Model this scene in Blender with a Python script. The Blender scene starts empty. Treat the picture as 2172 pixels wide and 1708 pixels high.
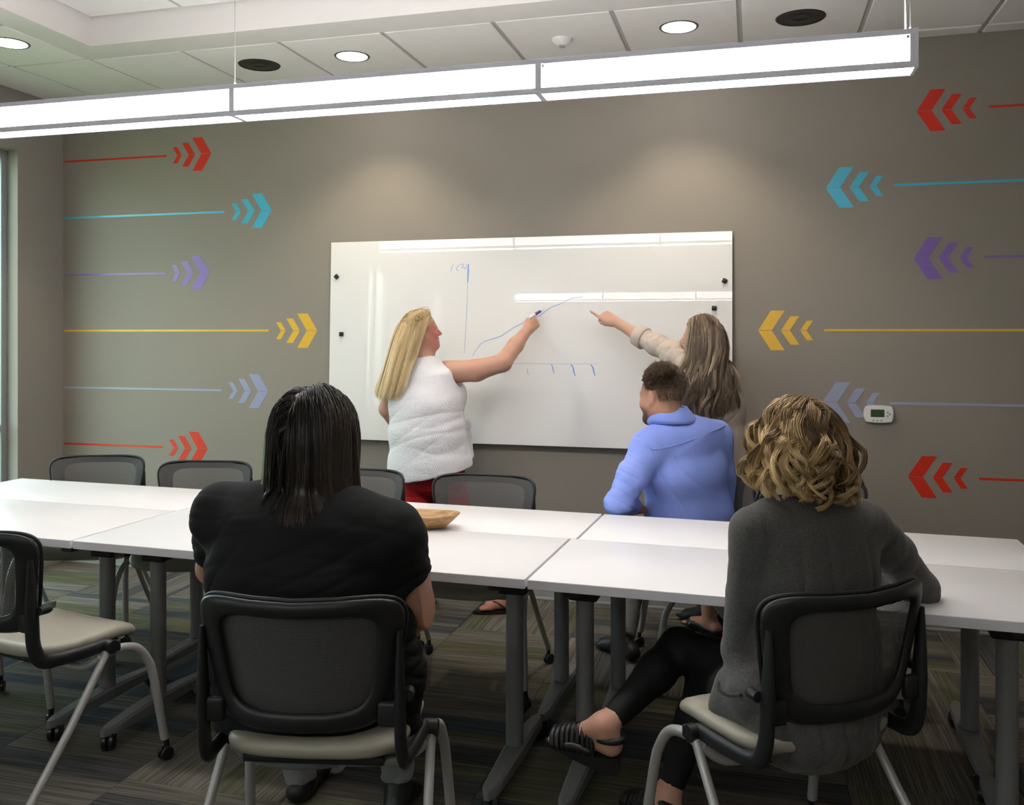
import bpy, bmesh, math, random
import numpy as np
from mathutils import Vector, Matrix
SC = bpy.context.scene
COL = SC.collection
PI = math.pi
rng = np.random.default_rng(7)
random.seed(7)

# ------------------------------------------------------------------ camera
F_PX, YAW, HOR, CAMZ = 1900.0, math.radians(15.14), 705.0, 1.565
cd = bpy.data.cameras.new('camera')
cam = bpy.data.objects.new('camera', cd)
COL.objects.link(cam)
cam.location = (0, 0, CAMZ)
cam.rotation_euler = (PI / 2, 0, YAW)
cd.sensor_fit = 'HORIZONTAL'
cd.sensor_width = 36.0
cd.lens = 36.0 * F_PX / 2172.0
cd.shift_x = 0.0
cd.shift_y = -(1708 / 2 - HOR) / 2172.0
cd.clip_start = 0.05
SC.camera = cam
# ------------------------------------------------------------------ colour management, world
SC.view_settings.view_transform = 'Standard'
SC.view_settings.look = 'None'
SC.view_settings.gamma = 1.0
SC.view_settings.use_curve_mapping = False
SC.view_settings.exposure = 1.25
LENS_E = 5.2        # brightness of the linear pendant lenses
BOT_E = 12.5        # brightness of its under-lens
UP_E = 13.0          # brightness of the pendant uplight
DOWN_E = 16.0       # brightness of the downlight discs
SPOT_W = 21.0       # beam of a lit downlight, watts
SKY_E = 2.6
w = bpy.data.worlds.new('world')
SC.world = w
w.use_nodes = True
wn = w.node_tree
sky = wn.nodes.new('ShaderNodeTexSky')
sky.sky_type = 'NISHITA'
sky.sun_disc = False
sky.sun_elevation = math.radians(48)
sky.sun_rotation = math.radians(100)
sky.dust_density = 4.0
sky.ozone_density = 0.5
ov = wn.nodes.new('ShaderNodeMix'); ov.data_type = 'RGBA'          # thin overcast
ov.inputs[0].default_value = 0.75
ov.inputs[7].default_value = (0.95, 1.0, 0.93, 1)
wn.links.new(sky.outputs['Color'], ov.inputs[6])
wn.links.new(ov.outputs[2], wn.nodes['Background'].inputs['Color'])
wn.nodes['Background'].inputs['Strength'].default_value = SKY_E
SC.cycles.use_denoising = True
SC.cycles.max_bounces = 8
SC.cycles.diffuse_bounces = 4
SC.cycles.sample_clamp_indirect = 6.0

# ------------------------------------------------------------------ helpers
RV = np.array([math.cos(YAW), math.sin(YAW), 0.0])
FV = np.array([-math.sin(YAW), math.cos(YAW), 0.0])
def ray(px, py):
    return RV * (px - 1086) / F_PX + FV + np.array([0, 0, -(py - HOR) / F_PX])
def atY(px, py, Y):           # photo point lying on the vertical plane y = Y
    r = ray(px, py); return np.array([0, 0, CAMZ]) + r * (Y / r[1])
def atZ(px, py, z):           # photo point lying at height z
    r = ray(px, py); return np.array([0, 0, CAMZ]) + r * ((z - CAMZ) / r[2])
def atD(px, py, d):           # photo point at distance d along the view axis
    return np.array([0, 0, CAMZ]) + ray(px, py) * d

def tag(o, label=None, cat=None, group=None, kind=None):
    if label: o['label'] = label
    if cat: o['category'] = cat
    if group: o['group'] = group
    if kind: o['kind'] = kind
    return o
def empty(name, loc=(0, 0, 0), rz=0.0, label=None, cat=None, group=None):
    o = bpy.data.objects.new(name, None)
    COL.objects.link(o)
    o.empty_display_size = 0.1
    o.location = loc
    o.rotation_euler = (0, 0, rz)
    return tag(o, label, cat, group)
def link(name, me, m=None, parent=None, loc=None, rot=None):
    o = bpy.data.objects.new(name, me)
    COL.objects.link(o)
    if m is not None and len(me.materials) == 0:
        me.materials.append(m)
    if parent is not None: o.parent = parent
    if loc is not None: o.location = loc
    if rot is not None: o.rotation_euler = rot
    return o
KIDS = {}
def copy_tree(o, parent=None):
    c = o.copy()
    COL.objects.link(c)
    if parent is not None: c.parent = parent
    for ch in list(o.children):
        k = copy_tree(ch, c)
        k.matrix_parent_inverse = ch.matrix_parent_inverse.copy()
    return c

def mesh_of(name, v, f, smooth=35):
    me = bpy.data.meshes.new(name)
    me.from_pydata([tuple(map(float, p)) for p in v], [], [tuple(map(int, q)) for q in f])
    me.validate()
    if smooth:
        me.shade_smooth()
        if smooth < 180: me.set_sharp_from_angle(angle=math.radians(smooth))
    return me

class MB:
    """collects shapes, builds one mesh"""
    def __init__(s): s.v = []; s.f = []
    def add(s, v, f):
        o = len(s.v); s.v += [tuple(p) for p in v]; s.f += [tuple(i + o for i in q) for q in f]; return s
    def box(s, c, d, bev=0.0, rot=None, seg=2):
        bm = bmesh.new()
        bmesh.ops.create_cube(bm, size=1.0)
        bmesh.ops.scale(bm, vec=d, verts=bm.verts)
        if bev > 0:
            bmesh.ops.bevel(bm, geom=bm.edges[:], offset=bev, segments=seg, affect='EDGES', profile=0.5)
        M = Matrix.Translation(c) @ (rot.to_4x4() if rot is not None else Matrix.Identity(4))
        bmesh.ops.transform(bm, matrix=M, verts=bm.verts)
        s.bm(bm); return s
    def bm(s, bm):
        bm.verts.ensure_lookup_table(); bm.verts.index_update()
        s.add([tuple(v.co) for v in bm.verts], [tuple(v.index for v in f.verts) for f in bm.faces]); bm.free()
    def tube(s, pts, r, seg=10, cap=True, flat=None):
        pts = [np.array(p, float) for p in pts]; n = len(pts)
        rs = [r] * n if np.isscalar(r) else list(r)
        V = []; up = None
        for i, p in enumerate(pts):
            t = pts[min(i + 1, n - 1)] - pts[max(i - 1, 0)]
            t = t / (np.linalg.norm(t) + 1e-12)
            if up is None:
                a = np.array([0, 0, 1.0]) if abs(t[2]) < 0.9 else np.array([1.0, 0, 0])
                up = np.cross(np.cross(t, a), t)
            up = up - t * (up @ t); up /= np.linalg.norm(up) + 1e-12
            sd = np.cross(t, up)
            for k in range(seg):
                a = 2 * PI * k / seg
                fl = 1.0 if flat is None else flat
                V.append(p + rs[i] * (math.cos(a) * up * fl + math.sin(a) * sd))
        Fc = []
        for i in range(n - 1):
            for k in range(seg):
                k2 = (k + 1) % seg
                Fc.append((i * seg + k, i * seg + k2, (i + 1) * seg + k2, (i + 1) * seg + k))
        if cap:
            Fc.append(tuple(range(seg))[::-1]); Fc.append(tuple((n - 1) * seg + k for k in range(seg)))
        return s.add(V, Fc)
    def lathe(s, prof, c=(0, 0, 0), seg=32, M=None):
        V = []; Fc = []; n = len(prof)
        for (r, z) in prof:
            for k in range(seg):
                a = 2 * PI * k / seg
                p = Vector((r * math.cos(a), r * math.sin(a), z))
                if M is not None: p = M @ p
                V.append((p.x + c[0], p.y + c[1], p.z + c[2]))
        for i in range(n - 1):
            for k in range(seg):
                k2 = (k + 1) % seg
                Fc.append((i * seg + k, i * seg + k2, (i + 1) * seg + k2, (i + 1) * seg + k))
        return s.add(V, Fc)
    def prism(s, poly, z0, z1, M=None):
        n = len(poly); V = []
        for z in (z0, z1):
            for p in poly:
                q = Vector((p[0], p[1], z))
                if M is not None: q = M @ q
                V.append(tuple(q))
        Fc = [tuple(range(n))[::-1], tuple(range(n, 2 * n))]
        for i in range(n):
            j = (i + 1) % n
            Fc.append((i, j, n + j, n + i))
        return s.add(V, Fc)
    def grid(s, P):
        """P[i][j] points -> quads"""
        n, m = len(P), len(P[0]); V = [P[i][j] for i in range(n) for j in range(m)]
        return s.add(V, [(i * m + j, (i + 1) * m + j, (i + 1) * m + j + 1, i * m + j + 1) for i in range(n - 1) for j in range(m - 1)])
    def build(s, name, m=None, parent=None, smooth=35, loc=None, rot=None):
        return link(name, mesh_of(name, s.v, s.f, smooth), m, parent, loc, rot)

def rounded(wd, hd, r, n=6):
    pts = []
    for (cx, cy, a0) in ((wd / 2 - r, hd / 2 - r, 0), (-wd / 2 + r, hd / 2 - r, 90), (-wd / 2 + r, -hd / 2 + r, 180), (wd / 2 - r, -hd / 2 + r, 270)):
        for k in range(n + 1):
            a = math.radians(a0 + 90 * k / n)
            pts.append((cx + r * math.cos(a), cy + r * math.sin(a)))
    return pts
def catmull(pts, n=8):
    P = [np.array(p, float) for p in pts]
    P = [2 * P[0] - P[1]] + P + [2 * P[-1] - P[-2]]
    out = []
    for i in range(1, len(P) - 2):
        for k in range(n):
            t = k / n
            out.append(0.5 * ((2 * P[i]) + (-P[i - 1] + P[i + 1]) * t + (2 * P[i - 1] - 5 * P[i] + 4 * P[i + 1] - P[i + 2]) * t * t + (-P[i - 1] + 3 * P[i] - 3 * P[i + 1] + P[i + 2]) * t ** 3))
    out.append(P[-2])
    return out

# ------------------------------------------------------------------ materials
def lin(r, g, b):
    f = lambda c: (c / 12.92 if c <= 0.04045 else ((c + 0.055) / 1.055) ** 2.4)
    return (f(r / 255), f(g / 255), f(b / 255), 1.0)
def mat(name, col, rough=0.5, metal=0.0, spec=0.5, noise=None, bump=None, coat=0.0, sheen=0.0, sub=0.0, emit=None, alpha=None):
    """noise = (scale, amount) colour mottling, bump = (scale, strength, distance)"""
    m = bpy.data.materials.new(name)
    m.use_nodes = True
    nt = m.node_tree; b = nt.nodes['Principled BSDF']
    b.inputs['Base Color'].default_value = col
    b.inputs['Roughness'].default_value = rough
    b.inputs['Metallic'].default_value = metal
    b.inputs['Specular IOR Level'].default_value = spec
    b.inputs['Coat Weight'].default_value = coat
    b.inputs['Coat Roughness'].default_value = 0.05
    b.inputs['Sheen Weight'].default_value = sheen
    if sub:
        b.inputs['Subsurface Weight'].default_value = sub
        b.inputs['Subsurface Radius'].default_value = (0.012, 0.005, 0.003)
        b.inputs['Subsurface Scale'].default_value = 0.6
    if emit:
        b.inputs['Emission Color'].default_value = emit[0]
        b.inputs['Emission Strength'].default_value = emit[1]
    tc = nt.nodes.new('ShaderNodeTexCoord')
    if noise:
        n = nt.nodes.new('ShaderNodeTexNoise'); n.inputs['Scale'].default_value = noise[0]; n.inputs['Detail'].default_value = 4
        nt.links.new(tc.outputs['Object'], n.inputs['Vector'])
        mx = nt.nodes.new('ShaderNodeMix'); mx.data_type = 'RGBA'; mx.blend_type = 'MULTIPLY'
        mx.inputs[0].default_value = 1.0
        mr = nt.nodes.new('ShaderNodeMapRange')
        mr.inputs[1].default_value = 0.25; mr.inputs[2].default_value = 0.75
        mr.inputs[3].default_value = 1 - noise[1]; mr.inputs[4].default_value = 1 + noise[1]
        nt.links.new(n.outputs['Fac'], mr.inputs[0])
        mx.inputs[6].default_value = col
        nt.links.new(mr.outputs[0], mx.inputs[7])
        nt.links.new(mx.outputs[2], b.inputs['Base Color'])
    if bump:
        n2 = nt.nodes.new('ShaderNodeTexNoise'); n2.inputs['Scale'].default_value = bump[0]; n2.inputs['Detail'].default_value = 3
        nt.links.new(tc.outputs['Object'], n2.inputs['Vector'])
        bp = nt.nodes.new('ShaderNodeBump'); bp.inputs['Strength'].default_value = bump[1]; bp.inputs['Distance'].default_value = bump[2]
        nt.links.new(n2.outputs['Fac'], bp.inputs['Height'])
        nt.links.new(bp.outputs['Normal'], b.inputs['Normal'])
    return m
M = {}
M['wall'] = mat('wall_paint', (0.268, 0.236, 0.202, 1), 0.6, spec=0.3, bump=(220, 0.12, 0.002), noise=(3, 0.02))
M['wall_side'] = mat('wall_side_paint', (0.30, 0.275, 0.25, 1), 0.6, spec=0.3, bump=(220, 0.12, 0.002))
M['ceiling'] = mat('ceiling_grid', (0.50, 0.48, 0.47, 1), 0.7)
M['drywall'] = mat('ceiling_drywall', (0.66, 0.63, 0.61, 1), 0.8, bump=(300, 0.05, 0.001))
M['tile'] = mat('acoustic_tile', (0.82, 0.79, 0.775, 1), 0.9, bump=(500, 0.35, 0.002), noise=(120, 0.03))
M['white_lam'] = mat('white_laminate', (0.80, 0.775, 0.785, 1), 0.32, spec=0.4, noise=(2.5, 0.015))
M['lam_edge'] = mat('laminate_edge', (0.80, 0.79, 0.85, 1), 0.45)
M['silver'] = mat('silver_paint', (0.40, 0.385, 0.37, 1), 0.42, metal=0.35, bump=(900, 0.05, 0.0005))
M['table_leg'] = mat('table_leg_paint', (0.21, 0.21, 0.215, 1), 0.5, metal=0.25, bump=(900, 0.05, 0.0005))
M['black'] = mat('black_plastic', (0.012, 0.012, 0.013, 1), 0.42, spec=0.4, bump=(1500, 0.15, 0.0004))
M['rubber'] = mat('black_rubber', (0.010, 0.010, 0.011, 1), 0.35)
M['vinyl'] = mat('taupe_vinyl', (0.33, 0.305, 0.245, 1), 0.45, bump=(500, 0.12, 0.0006))
M['glassboard'] = mat('white_glass', (0.80, 0.788, 0.775, 1), 0.0, spec=0.30)
M['glass_edge'] = mat('glass_edge', (0.80, 0.82, 0.80, 1), 0.1)
M['pend_metal'] = mat('pendant_aluminium', (0.82, 0.82, 0.93, 1), 0.5)
M['lens'] = mat('pendant_lens', (0.9, 0.9, 0.9, 1), 0.5, emit=((1.0, 0.985, 0.97, 1), LENS_E))
M['lens_up'] = mat('pendant_uplight', (0.9, 0.9, 0.9, 1), 0.5, emit=((1.0, 0.985, 0.97, 1), UP_E))
M['lens_down'] = mat('pendant_downlens', (0.9, 0.9, 0.9, 1), 0.5, emit=((1.0, 0.985, 0.97, 1), BOT_E))
M['down_lens'] = mat('downlight_lens', (0.9, 0.9, 0.9, 1), 0.5, emit=((1.0, 0.95, 0.88, 1), DOWN_E))
M['can'] = mat('downlight_baffle', (0.004, 0.004, 0.004, 1), 0.35)
M['white_pl'] = mat('white_plastic', (0.74, 0.72, 0.70, 1), 0.4)
M['grey_pl'] = mat('grey_plastic', (0.33, 0.32, 0.31, 1), 0.45)
M['lcd'] = mat('lcd_screen', (0.035, 0.075, 0.035, 1), 0.2)
M['frame_al'] = mat('window_aluminium', (0.32, 0.34, 0.34, 1), 0.45, metal=0.3)
M['wood'] = None
M['ink'] = mat('blue_marker_ink', (0.10, 0.28, 0.75, 1), 0.4)
M['ink_pale'] = mat('pale_marker_ink', (0.30, 0.45, 0.74, 1), 0.4)
M['ink_faint'] = mat('faint_marker_ink', (0.46, 0.54, 0.68, 1), 0.4)
M['lawn'] = mat('lawn_green', (0.10, 0.17, 0.05, 1), 0.9, noise=(3, 0.3))
M['base'] = mat('rubber_base', (0.30, 0.29, 0.27, 1), 0.5)

def vinyl_film(name, col):
    return mat(name, col, 0.28, spec=0.5, bump=(160, 0.25, 0.0015))
FILM = {
    'red': vinyl_film('red_film', (0.64, 0.030, 0.012, 1)),
    'blue': vinyl_film('sky_blue_film', (0.075, 0.47, 0.66, 1)),
    'purple': vinyl_film('purple_film', (0.225, 0.135, 0.42, 1)),
    'yellow': vinyl_film('yellow_film', (0.74, 0.45, 0.055, 1)),
    'slate': vinyl_film('slate_blue_film', (0.31, 0.335, 0.475, 1)),
}
def glass_mat():
    m = bpy.data.materials.new('window_glass'); m.use_nodes = True
    nt = m.node_tree; nt.nodes.clear()
    out = nt.nodes.new('ShaderNodeOutputMaterial')
    tr = nt.nodes.new('ShaderNodeBsdfTransparent'); tr.inputs[0].default_value = (0.86, 0.93, 0.88, 1)
    gl = nt.nodes.new('ShaderNodeBsdfGlossy'); gl.inputs['Roughness'].default_value = 0.02
    mx = nt.nodes.new('ShaderNodeMixShader'); mx.inputs[0].default_value = 0.06
    nt.links.new(tr.outputs[0], mx.inputs[1]); nt.links.new(gl.outputs[0], mx.inputs[2])
    nt.links.new(mx.outputs[0], out.inputs[0])
    return m
M['glass'] = glass_mat()
def knit_mesh_mat():
    """woven chair mesh: UV-driven threads with gaps"""
    m = bpy.data.materials.new('chair_mesh_fabric'); m.use_nodes = True
    nt = m.node_tree; nt.nodes.clear(); N = nt.nodes.new; L = nt.links.new
    out = N('ShaderNodeOutputMaterial'); uv = N('ShaderNodeUVMap'); uv.uv_map = 'uv'
    sp = N('ShaderNodeSeparateXYZ'); L(uv.outputs[0], sp.inputs[0])
    def saw(sock, freq, width):
        a = N('ShaderNodeMath'); a.operation = 'MULTIPLY'; a.inputs[1].default_value = freq; L(sock, a.inputs[0])
        b = N('ShaderNodeMath'); b.operation = 'FRACT'; L(a.outputs[0], b.inputs[0])
        c = N('ShaderNodeMath'); c.operation = 'LESS_THAN'; c.inputs[1].default_value = width; L(b.outputs[0], c.inputs[0])
        return c.outputs[0]
    h = saw(sp.outputs['Y'], 72, 0.50); v = saw(sp.outputs['X'], 150, 0.42)
    mx = N('ShaderNodeMath'); mx.operation = 'MAXIMUM'; L(h, mx.inputs[0]); L(v, mx.inputs[1])
    pb = N('ShaderNodeBsdfPrincipled'); pb.inputs['Base Color'].default_value = (0.088, 0.083, 0.082, 1); pb.inputs['Roughness'].default_value = 0.55
    tr = N('ShaderNodeBsdfTransparent')
    mix = N('ShaderNodeMixShader'); L(mx.outputs[0], mix.inputs[0]); L(tr.outputs[0], mix.inputs[1]); L(pb.outputs[0], mix.inputs[2])
    L(mix.outputs[0], out.inputs[0])
    return m
M['mesh'] = knit_mesh_mat()
def carpet_mat():
    m = bpy.data.materials.new('striped_carpet'); m.use_nodes = True
    nt = m.node_tree; N = nt.nodes.new; L = nt.links.new; b = nt.nodes['Principled BSDF']
    b.inputs['Roughness'].default_value = 0.95; b.inputs['Specular IOR Level'].default_value = 0.1
    tc = N('ShaderNodeTexCoord'); oi = N('ShaderNodeObjectInfo'); sp = N('ShaderNodeSeparateXYZ'); L(tc.outputs['Object'], sp.inputs[0])
    def mth(op, a, bb):
        n = N('ShaderNodeMath'); n.operation = op
        for i, q in enumerate((a, bb)):
            if isinstance(q, (int, float)): n.inputs[i].default_value = q
            elif q is not None: L(q, n.inputs[i])
        return n.outputs[0]
    off = mth('MULTIPLY', oi.outputs['Random'], 37.0)
    y = mth('ADD', sp.outputs['Y'], off)
    def tex(scale_y, scale_x, det=0):
        cb = N('ShaderNodeCombineXYZ'); L(mth('MULTIPLY', y, scale_y), cb.inputs[1]); L(mth('MULTIPLY', sp.outputs['X'], scale_x), cb.inputs[0])
        L(off, cb.inputs[2])
        n = N('ShaderNodeTexNoise'); n.inputs['Scale'].default_value = 1.0; n.inputs['Detail'].default_value = det; L(cb.outputs[0], n.inputs['Vector'])
        return n.outputs['Fac']
    vb = N('ShaderNodeTexVoronoi'); vb.voronoi_dimensions = '1D'; vb.feature = 'F1'; vb.inputs['Scale'].default_value = 9.0
    L(y, vb.inputs['W'])
    sc = N('ShaderNodeSeparateColor'); L(vb.outputs['Color'], sc.inputs[0])
    rp = N('ShaderNodeValToRGB'); L(sc.outputs[0], rp.inputs[0]); e = rp.color_ramp; e.interpolation = 'CONSTANT'
    e.elements[0].color = (0.128, 0.115, 0.094, 1); e.elements[0].position = 0
    e.elements[1].color = (0.066, 0.064, 0.064, 1); e.elements[1].position = 0.34
    for p, c in ((0.52, (0.106, 0.106, 0.066, 1)), (0.70, (0.152, 0.136, 0.115, 1)), (0.88, (0.070, 0.077, 0.088, 1))):
        q = e.elements.new(p); q.color = c
    fine = tex(170, 3, 1)
    mr = N('ShaderNodeMapRange'); mr.inputs[1].default_value = 0.35; mr.inputs[2].default_value = 0.65; mr.inputs[3].default_value = 0.62; mr.inputs[4].default_value = 1.32; L(fine, mr.inputs[0])
    mx = N('ShaderNodeMix'); mx.data_type = 'RGBA'; mx.blend_type = 'MULTIPLY'; mx.inputs[0].default_value = 1; L(rp.outputs[0], mx.inputs[6]); L(mr.outputs[0], mx.inputs[7])
    pile = N('ShaderNodeTexNoise'); pile.inputs['Scale'].default_value = 330; L(tc.outputs['Object'], pile.inputs['Vector'])
    mr2 = N('ShaderNodeMapRange'); mr2.inputs[1].default_value = 0.3; mr2.inputs[2].default_value = 0.7; mr2.inputs[3].default_value = 0.7; mr2.inputs[4].default_value = 1.3; L(pile.outputs['Fac'], mr2.inputs[0])
    mx2 = N('ShaderNodeMix'); mx2.data_type = 'RGBA'; mx2.blend_type = 'MULTIPLY'; mx2.inputs[0].default_value = 1; L(mx.outputs[2], mx2.inputs[6]); L(mr2.outputs[0], mx2.inputs[7])
    L(mx2.outputs[2], b.inputs['Base Color'])
    bp = N('ShaderNodeBump'); bp.inputs['Strength'].default_value = 0.6; bp.inputs['Distance'].default_value = 0.003
    L(mth('ADD', fine, pile.outputs['Fac']), bp.inputs['Height']); L(bp.outputs['Normal'], b.inputs['Normal'])
    return m
M['carpet'] = carpet_mat()
def wood_mat():
    m = bpy.data.materials.new('carved_wood'); m.use_nodes = True
    nt = m.node_tree; N = nt.nodes.new; L = nt.links.new; b = nt.nodes['Principled BSDF']; b.inputs['Roughness'].default_value = 0.4
    tc = N('ShaderNodeTexCoord'); mp = N('ShaderNodeMapping'); mp.inputs['Scale'].default_value = (3, 26, 26); L(tc.outputs['Object'], mp.inputs['Vector'])
    n = N('ShaderNodeTexNoise'); n.inputs['Scale'].default_value = 2.2; n.inputs['Detail'].default_value = 5; n.inputs['Distortion'].default_value = 0.6; L(mp.outputs[0], n.inputs['Vector'])
    rp = N('ShaderNodeValToRGB'); rp.color_ramp.elements[0].position = 0.3; rp.color_ramp.elements[1].position = 0.7
    rp.color_ramp.elements[0].color = (0.23, 0.115, 0.040, 1); rp.color_ramp.elements[1].color = (0.52, 0.31, 0.125, 1)
    L(n.outputs['Fac'], rp.inputs[0]); L(rp.outputs[0], b.inputs['Base Color'])
    return m
M['wood'] = wood_mat()

# ------------------------------------------------------------------ room shell
XL, XR, YB, YF, ZC, ZU = -4.57, 1.94, 5.12, -3.6, 3.115, 3.268
def S(o): o['kind'] = 'structure'; return o
S(MB().box(((XL + XR) / 2, YB + 0.075, 1.68), (XR - XL + 0.4, 0.15, 3.40)).build('wall_back', M['wall']))
S(MB().box((XR + 0.075, (YB + YF) / 2, 1.68), (0.15, YB - YF, 3.40)).build('wall_right', M['wall']))
S(MB().box(((XL + XR) / 2, YF - 0.075, 1.68), (XR - XL + 0.4, 0.15, 3.40)).build('wall_front', M['wall_side']))
WIN = [(3.35, 4.727, 0.12, 2.735), (-0.75, 0.05, 0.12, 2.735), (-2.9, -2.2, 0.12, 2.735)]
wl = MB()
y0 = YF
TW = 0.15
for (a, b_, z0, z1) in sorted(WIN):
    wl.box((XL - TW / 2, (y0 + a) / 2, 1.68), (TW, a - y0, 3.40))
    wl.box((XL - TW / 2, (a + b_) / 2, z0 / 2 - 0.01), (TW, b_ - a, z0 + 0.02))
    wl.box((XL - TW / 2, (a + b_) / 2, (z1 + 3.38) / 2), (TW, b_ - a, 3.38 - z1))
    y0 = b_
wl.box((XL - TW / 2, (y0 + YB) / 2, 1.68), (TW, YB - y0, 3.40))
S(wl.build('wall_left', M['wall_side']))
for i, (a, b_, z0, z1) in enumerate(WIN):
    o = S(empty('window_%d' % (i + 1), (XL - 0.11, (a + b_) / 2, 0)))
    wd = b_ - a
    fr = MB()
    for s_ in (-1, 1):
        fr.box((0, s_ * (wd / 2 - 0.025), (z0 + z1) / 2), (0.06, 0.05, z1 - z0), 0.004)
    fr.box((0, 0, z1 - 0.025), (0.058, wd - 0.1, 0.05), 0.004); fr.box((0, 0, z0 + 0.025), (0.058, wd - 0.1, 0.05), 0.004)
    fr.build('window_frame', M['frame_al'], o)
    mu = MB(); mu.box((0, 0, (z0 + z1) / 2), (0.05, 0.045, z1 - z0 - 0.1), 0.004); mu.build('mullion', M['frame_al'], o)
    tr = MB(); tr.box((0, 0, 0.95), (0.048, wd - 0.1, 0.045), 0.004); tr.build('transom', M['frame_al'], o)
    for s_ in (-1, 1):
        MB().box((0, s_ * wd / 4, (0.95 + z1) / 2), (0.008, wd / 2 - 0.08, z1 - 0.95 - 0.09)).build('pane', M['glass'], o)
        MB().box((0, s_ * wd / 4, (0.95 + z0) / 2), (0.008, wd / 2 - 0.08, 0.95 - z0 - 0.09)).build('pane', M['glass'], o)
g = MB().box((-34.8, 0, -0.25), (60, 90, 0.2)).build('ground', M['lawn']); S(g)
# baseboards with a lighter toe that catches the light
for nm, c, d in (('baseboard_back', ((XL + XR) / 2, YB - 0.006, 0.05), (XR - XL, 0.012, 0.10)), ('baseboard_left', (XL + 0.006, 4.9235, 0.05), (0.012, 0.393, 0.10)),
                 ('baseboard_right', (XR - 0.006, (YB + YF) / 2, 0.05), (0.012, YB - YF - 0.03, 0.10))):
    mb = MB().box(c, d, 0.003)
    if nm == 'baseboard_back':
        mb.box((c[0], YB - 0.016, 0.008), (d[0], 0.022, 0.016), 0.004)
    S(mb.build(nm, M['base']))

# ------------------------------------------------------------------ floor of carpet tiles
fl = S(MB().box(((XL + XR) / 2, (YB + YF) / 2, -0.06), (XR - XL + 0.3, YB - YF + 0.3, 0.10)).build('floor', mat('floor_slab', (0.02, 0.02, 0.02, 1), 0.9)))
TS = 0.61
tm = MB().box((0, 0, -0.004), (TS - 0.0015, TS - 0.0015, 0.008), 0.0012, seg=1)
tme = mesh_of('carpet_tile', tm.v, tm.f, 0); tme.materials.append(M['carpet'])
nx = int((XR - XL) / TS) + 1; ny = int((YB - 0.9) / TS) + 1
for i in range(nx):
    for j in range(ny):
        cx = XL + TS * (i + 0.5); cy = YB - TS * (j + 0.5)
        if cx - TS / 2 > XR - 0.02: continue
        q = [0, 0, 0, 1][(i * 7 + j * 5 + (i * j) % 3) % 4]
        link('carpet_tile', tme, None, fl, (cx, cy, 0), (0, 0, PI / 2 * q + (PI if (i + j) % 3 == 0 else 0)))
S(MB().box(((XL + XR) / 2, (YF + YB - TS * ny) / 2, -0.004), (XR - XL, YB - TS * ny - YF - 0.002, 0.008)).build('floor_rear', M['carpet']))

# ------------------------------------------------------------------ ceiling
CX0, CX1, CY0, CY1 = -3.47, 0.84, -2.57, 4.087       # coffer
SX0, SX1, SY0, SY1 = -3.655, 1.03, -2.76, 4.292      # outer edge of the drywall band
ce = MB()
def ring(mb, a, b, z0, z1):
    (ax0, ax1, ay0, ay1), (bx0, bx1, by0, by1) = a, b     # a inside, b outside
    zc, dz = (z0 + z1) / 2, z1 - z0
    mb.box(((bx0 + bx1) / 2, (ay1 + by1) / 2, zc), (bx1 - bx0, by1 - ay1, dz)); mb.box(((bx0 + bx1) / 2, (ay0 + by0) / 2, zc), (bx1 - bx0, ay0 - by0, dz))
    mb.box(((bx0 + ax0) / 2, (ay0 + ay1) / 2, zc), (ax0 - bx0, ay1 - ay0, dz)); mb.box(((bx1 + ax1) / 2, (ay0 + ay1) / 2, zc), (bx1 - ax1, ay1 - ay0, dz))
ring(ce, (SX0, SX1, SY0, SY1), (XL, XR, YF, YB), ZC + 0.010, ZU + 0.10)
ce.box(((CX0 + CX1) / 2, (CY0 + CY1) / 2, ZU + 0.06), (CX1 - CX0 + 0.3, CY1 - CY0 + 0.3, 0.10))
ceil = S(ce.build('ceiling', M['ceiling']))
bd = MB(); ring(bd, (CX0, CX1, CY0, CY1), (SX0, SX1, SY0, SY1), ZC, ZU + 0.01)
bd.build('soffit_band', M['drywall'], ceil)
TILES = {}
def ctile(x0, x1, y0, y1, z, th=0.012):
    g_ = 0.012
    k = (round(x1 - x0, 3), round(y1 - y0, 3))
    if k not in TILES:
        t = MB().box((0, 0, 0), (x1 - x0 - 2 * g_, y1 - y0 - 2 * g_, th), 0.003, seg=1)
        me = mesh_of('ceiling_tile', t.v, t.f, 0); me.materials.append(M['tile']); TILES[k] = me
    link('ceiling_tile', TILES[k], None, ceil, ((x0 + x1) / 2, (y0 + y1) / 2, z + th / 2))
P = 0.5975
xs = [XL, SX0 - 0.53] + [SX0 + P * i for i in range(0, 10) if SX0 + P * i < XR - 0.1] + [XR]
for i in range(len(xs) - 1):
    ctile(xs[i], xs[i + 1], SY1, SY1 + 0.69, ZC)
    ctile(xs[i], xs[i + 1], SY1 + 0.69, YB, ZC)
    ctile(xs[i], xs[i + 1], YF, SY0, ZC)
for j in range(12):
    b1 = SY1 - P * j; a1 = max(b1 - P, SY0)
    if b1 - a1 < 0.1: continue
    ctile(XL, SX0 - 0.53, a1, b1, ZC); ctile(SX0 - 0.53, SX0, a1, b1, ZC)
    ctile(SX1, XR, a1, b1, ZC)
ux = [CX0 + 0.571 - P] + [CX0 + 0.571 + P * i for i in range(8)]
for i in range(len(ux) - 1):
    for j in range(12):
        x0, x1 = max(ux[i], CX0), min(ux[i + 1], CX1)
        b1 = CY1 - P * j; a1 = max(b1 - P, CY0)
        if x1 - x0 < 0.05 or b1 - a1 < 0.05: continue
        ctile(x0, x1, a1, b1, ZU, 0.010)

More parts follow.
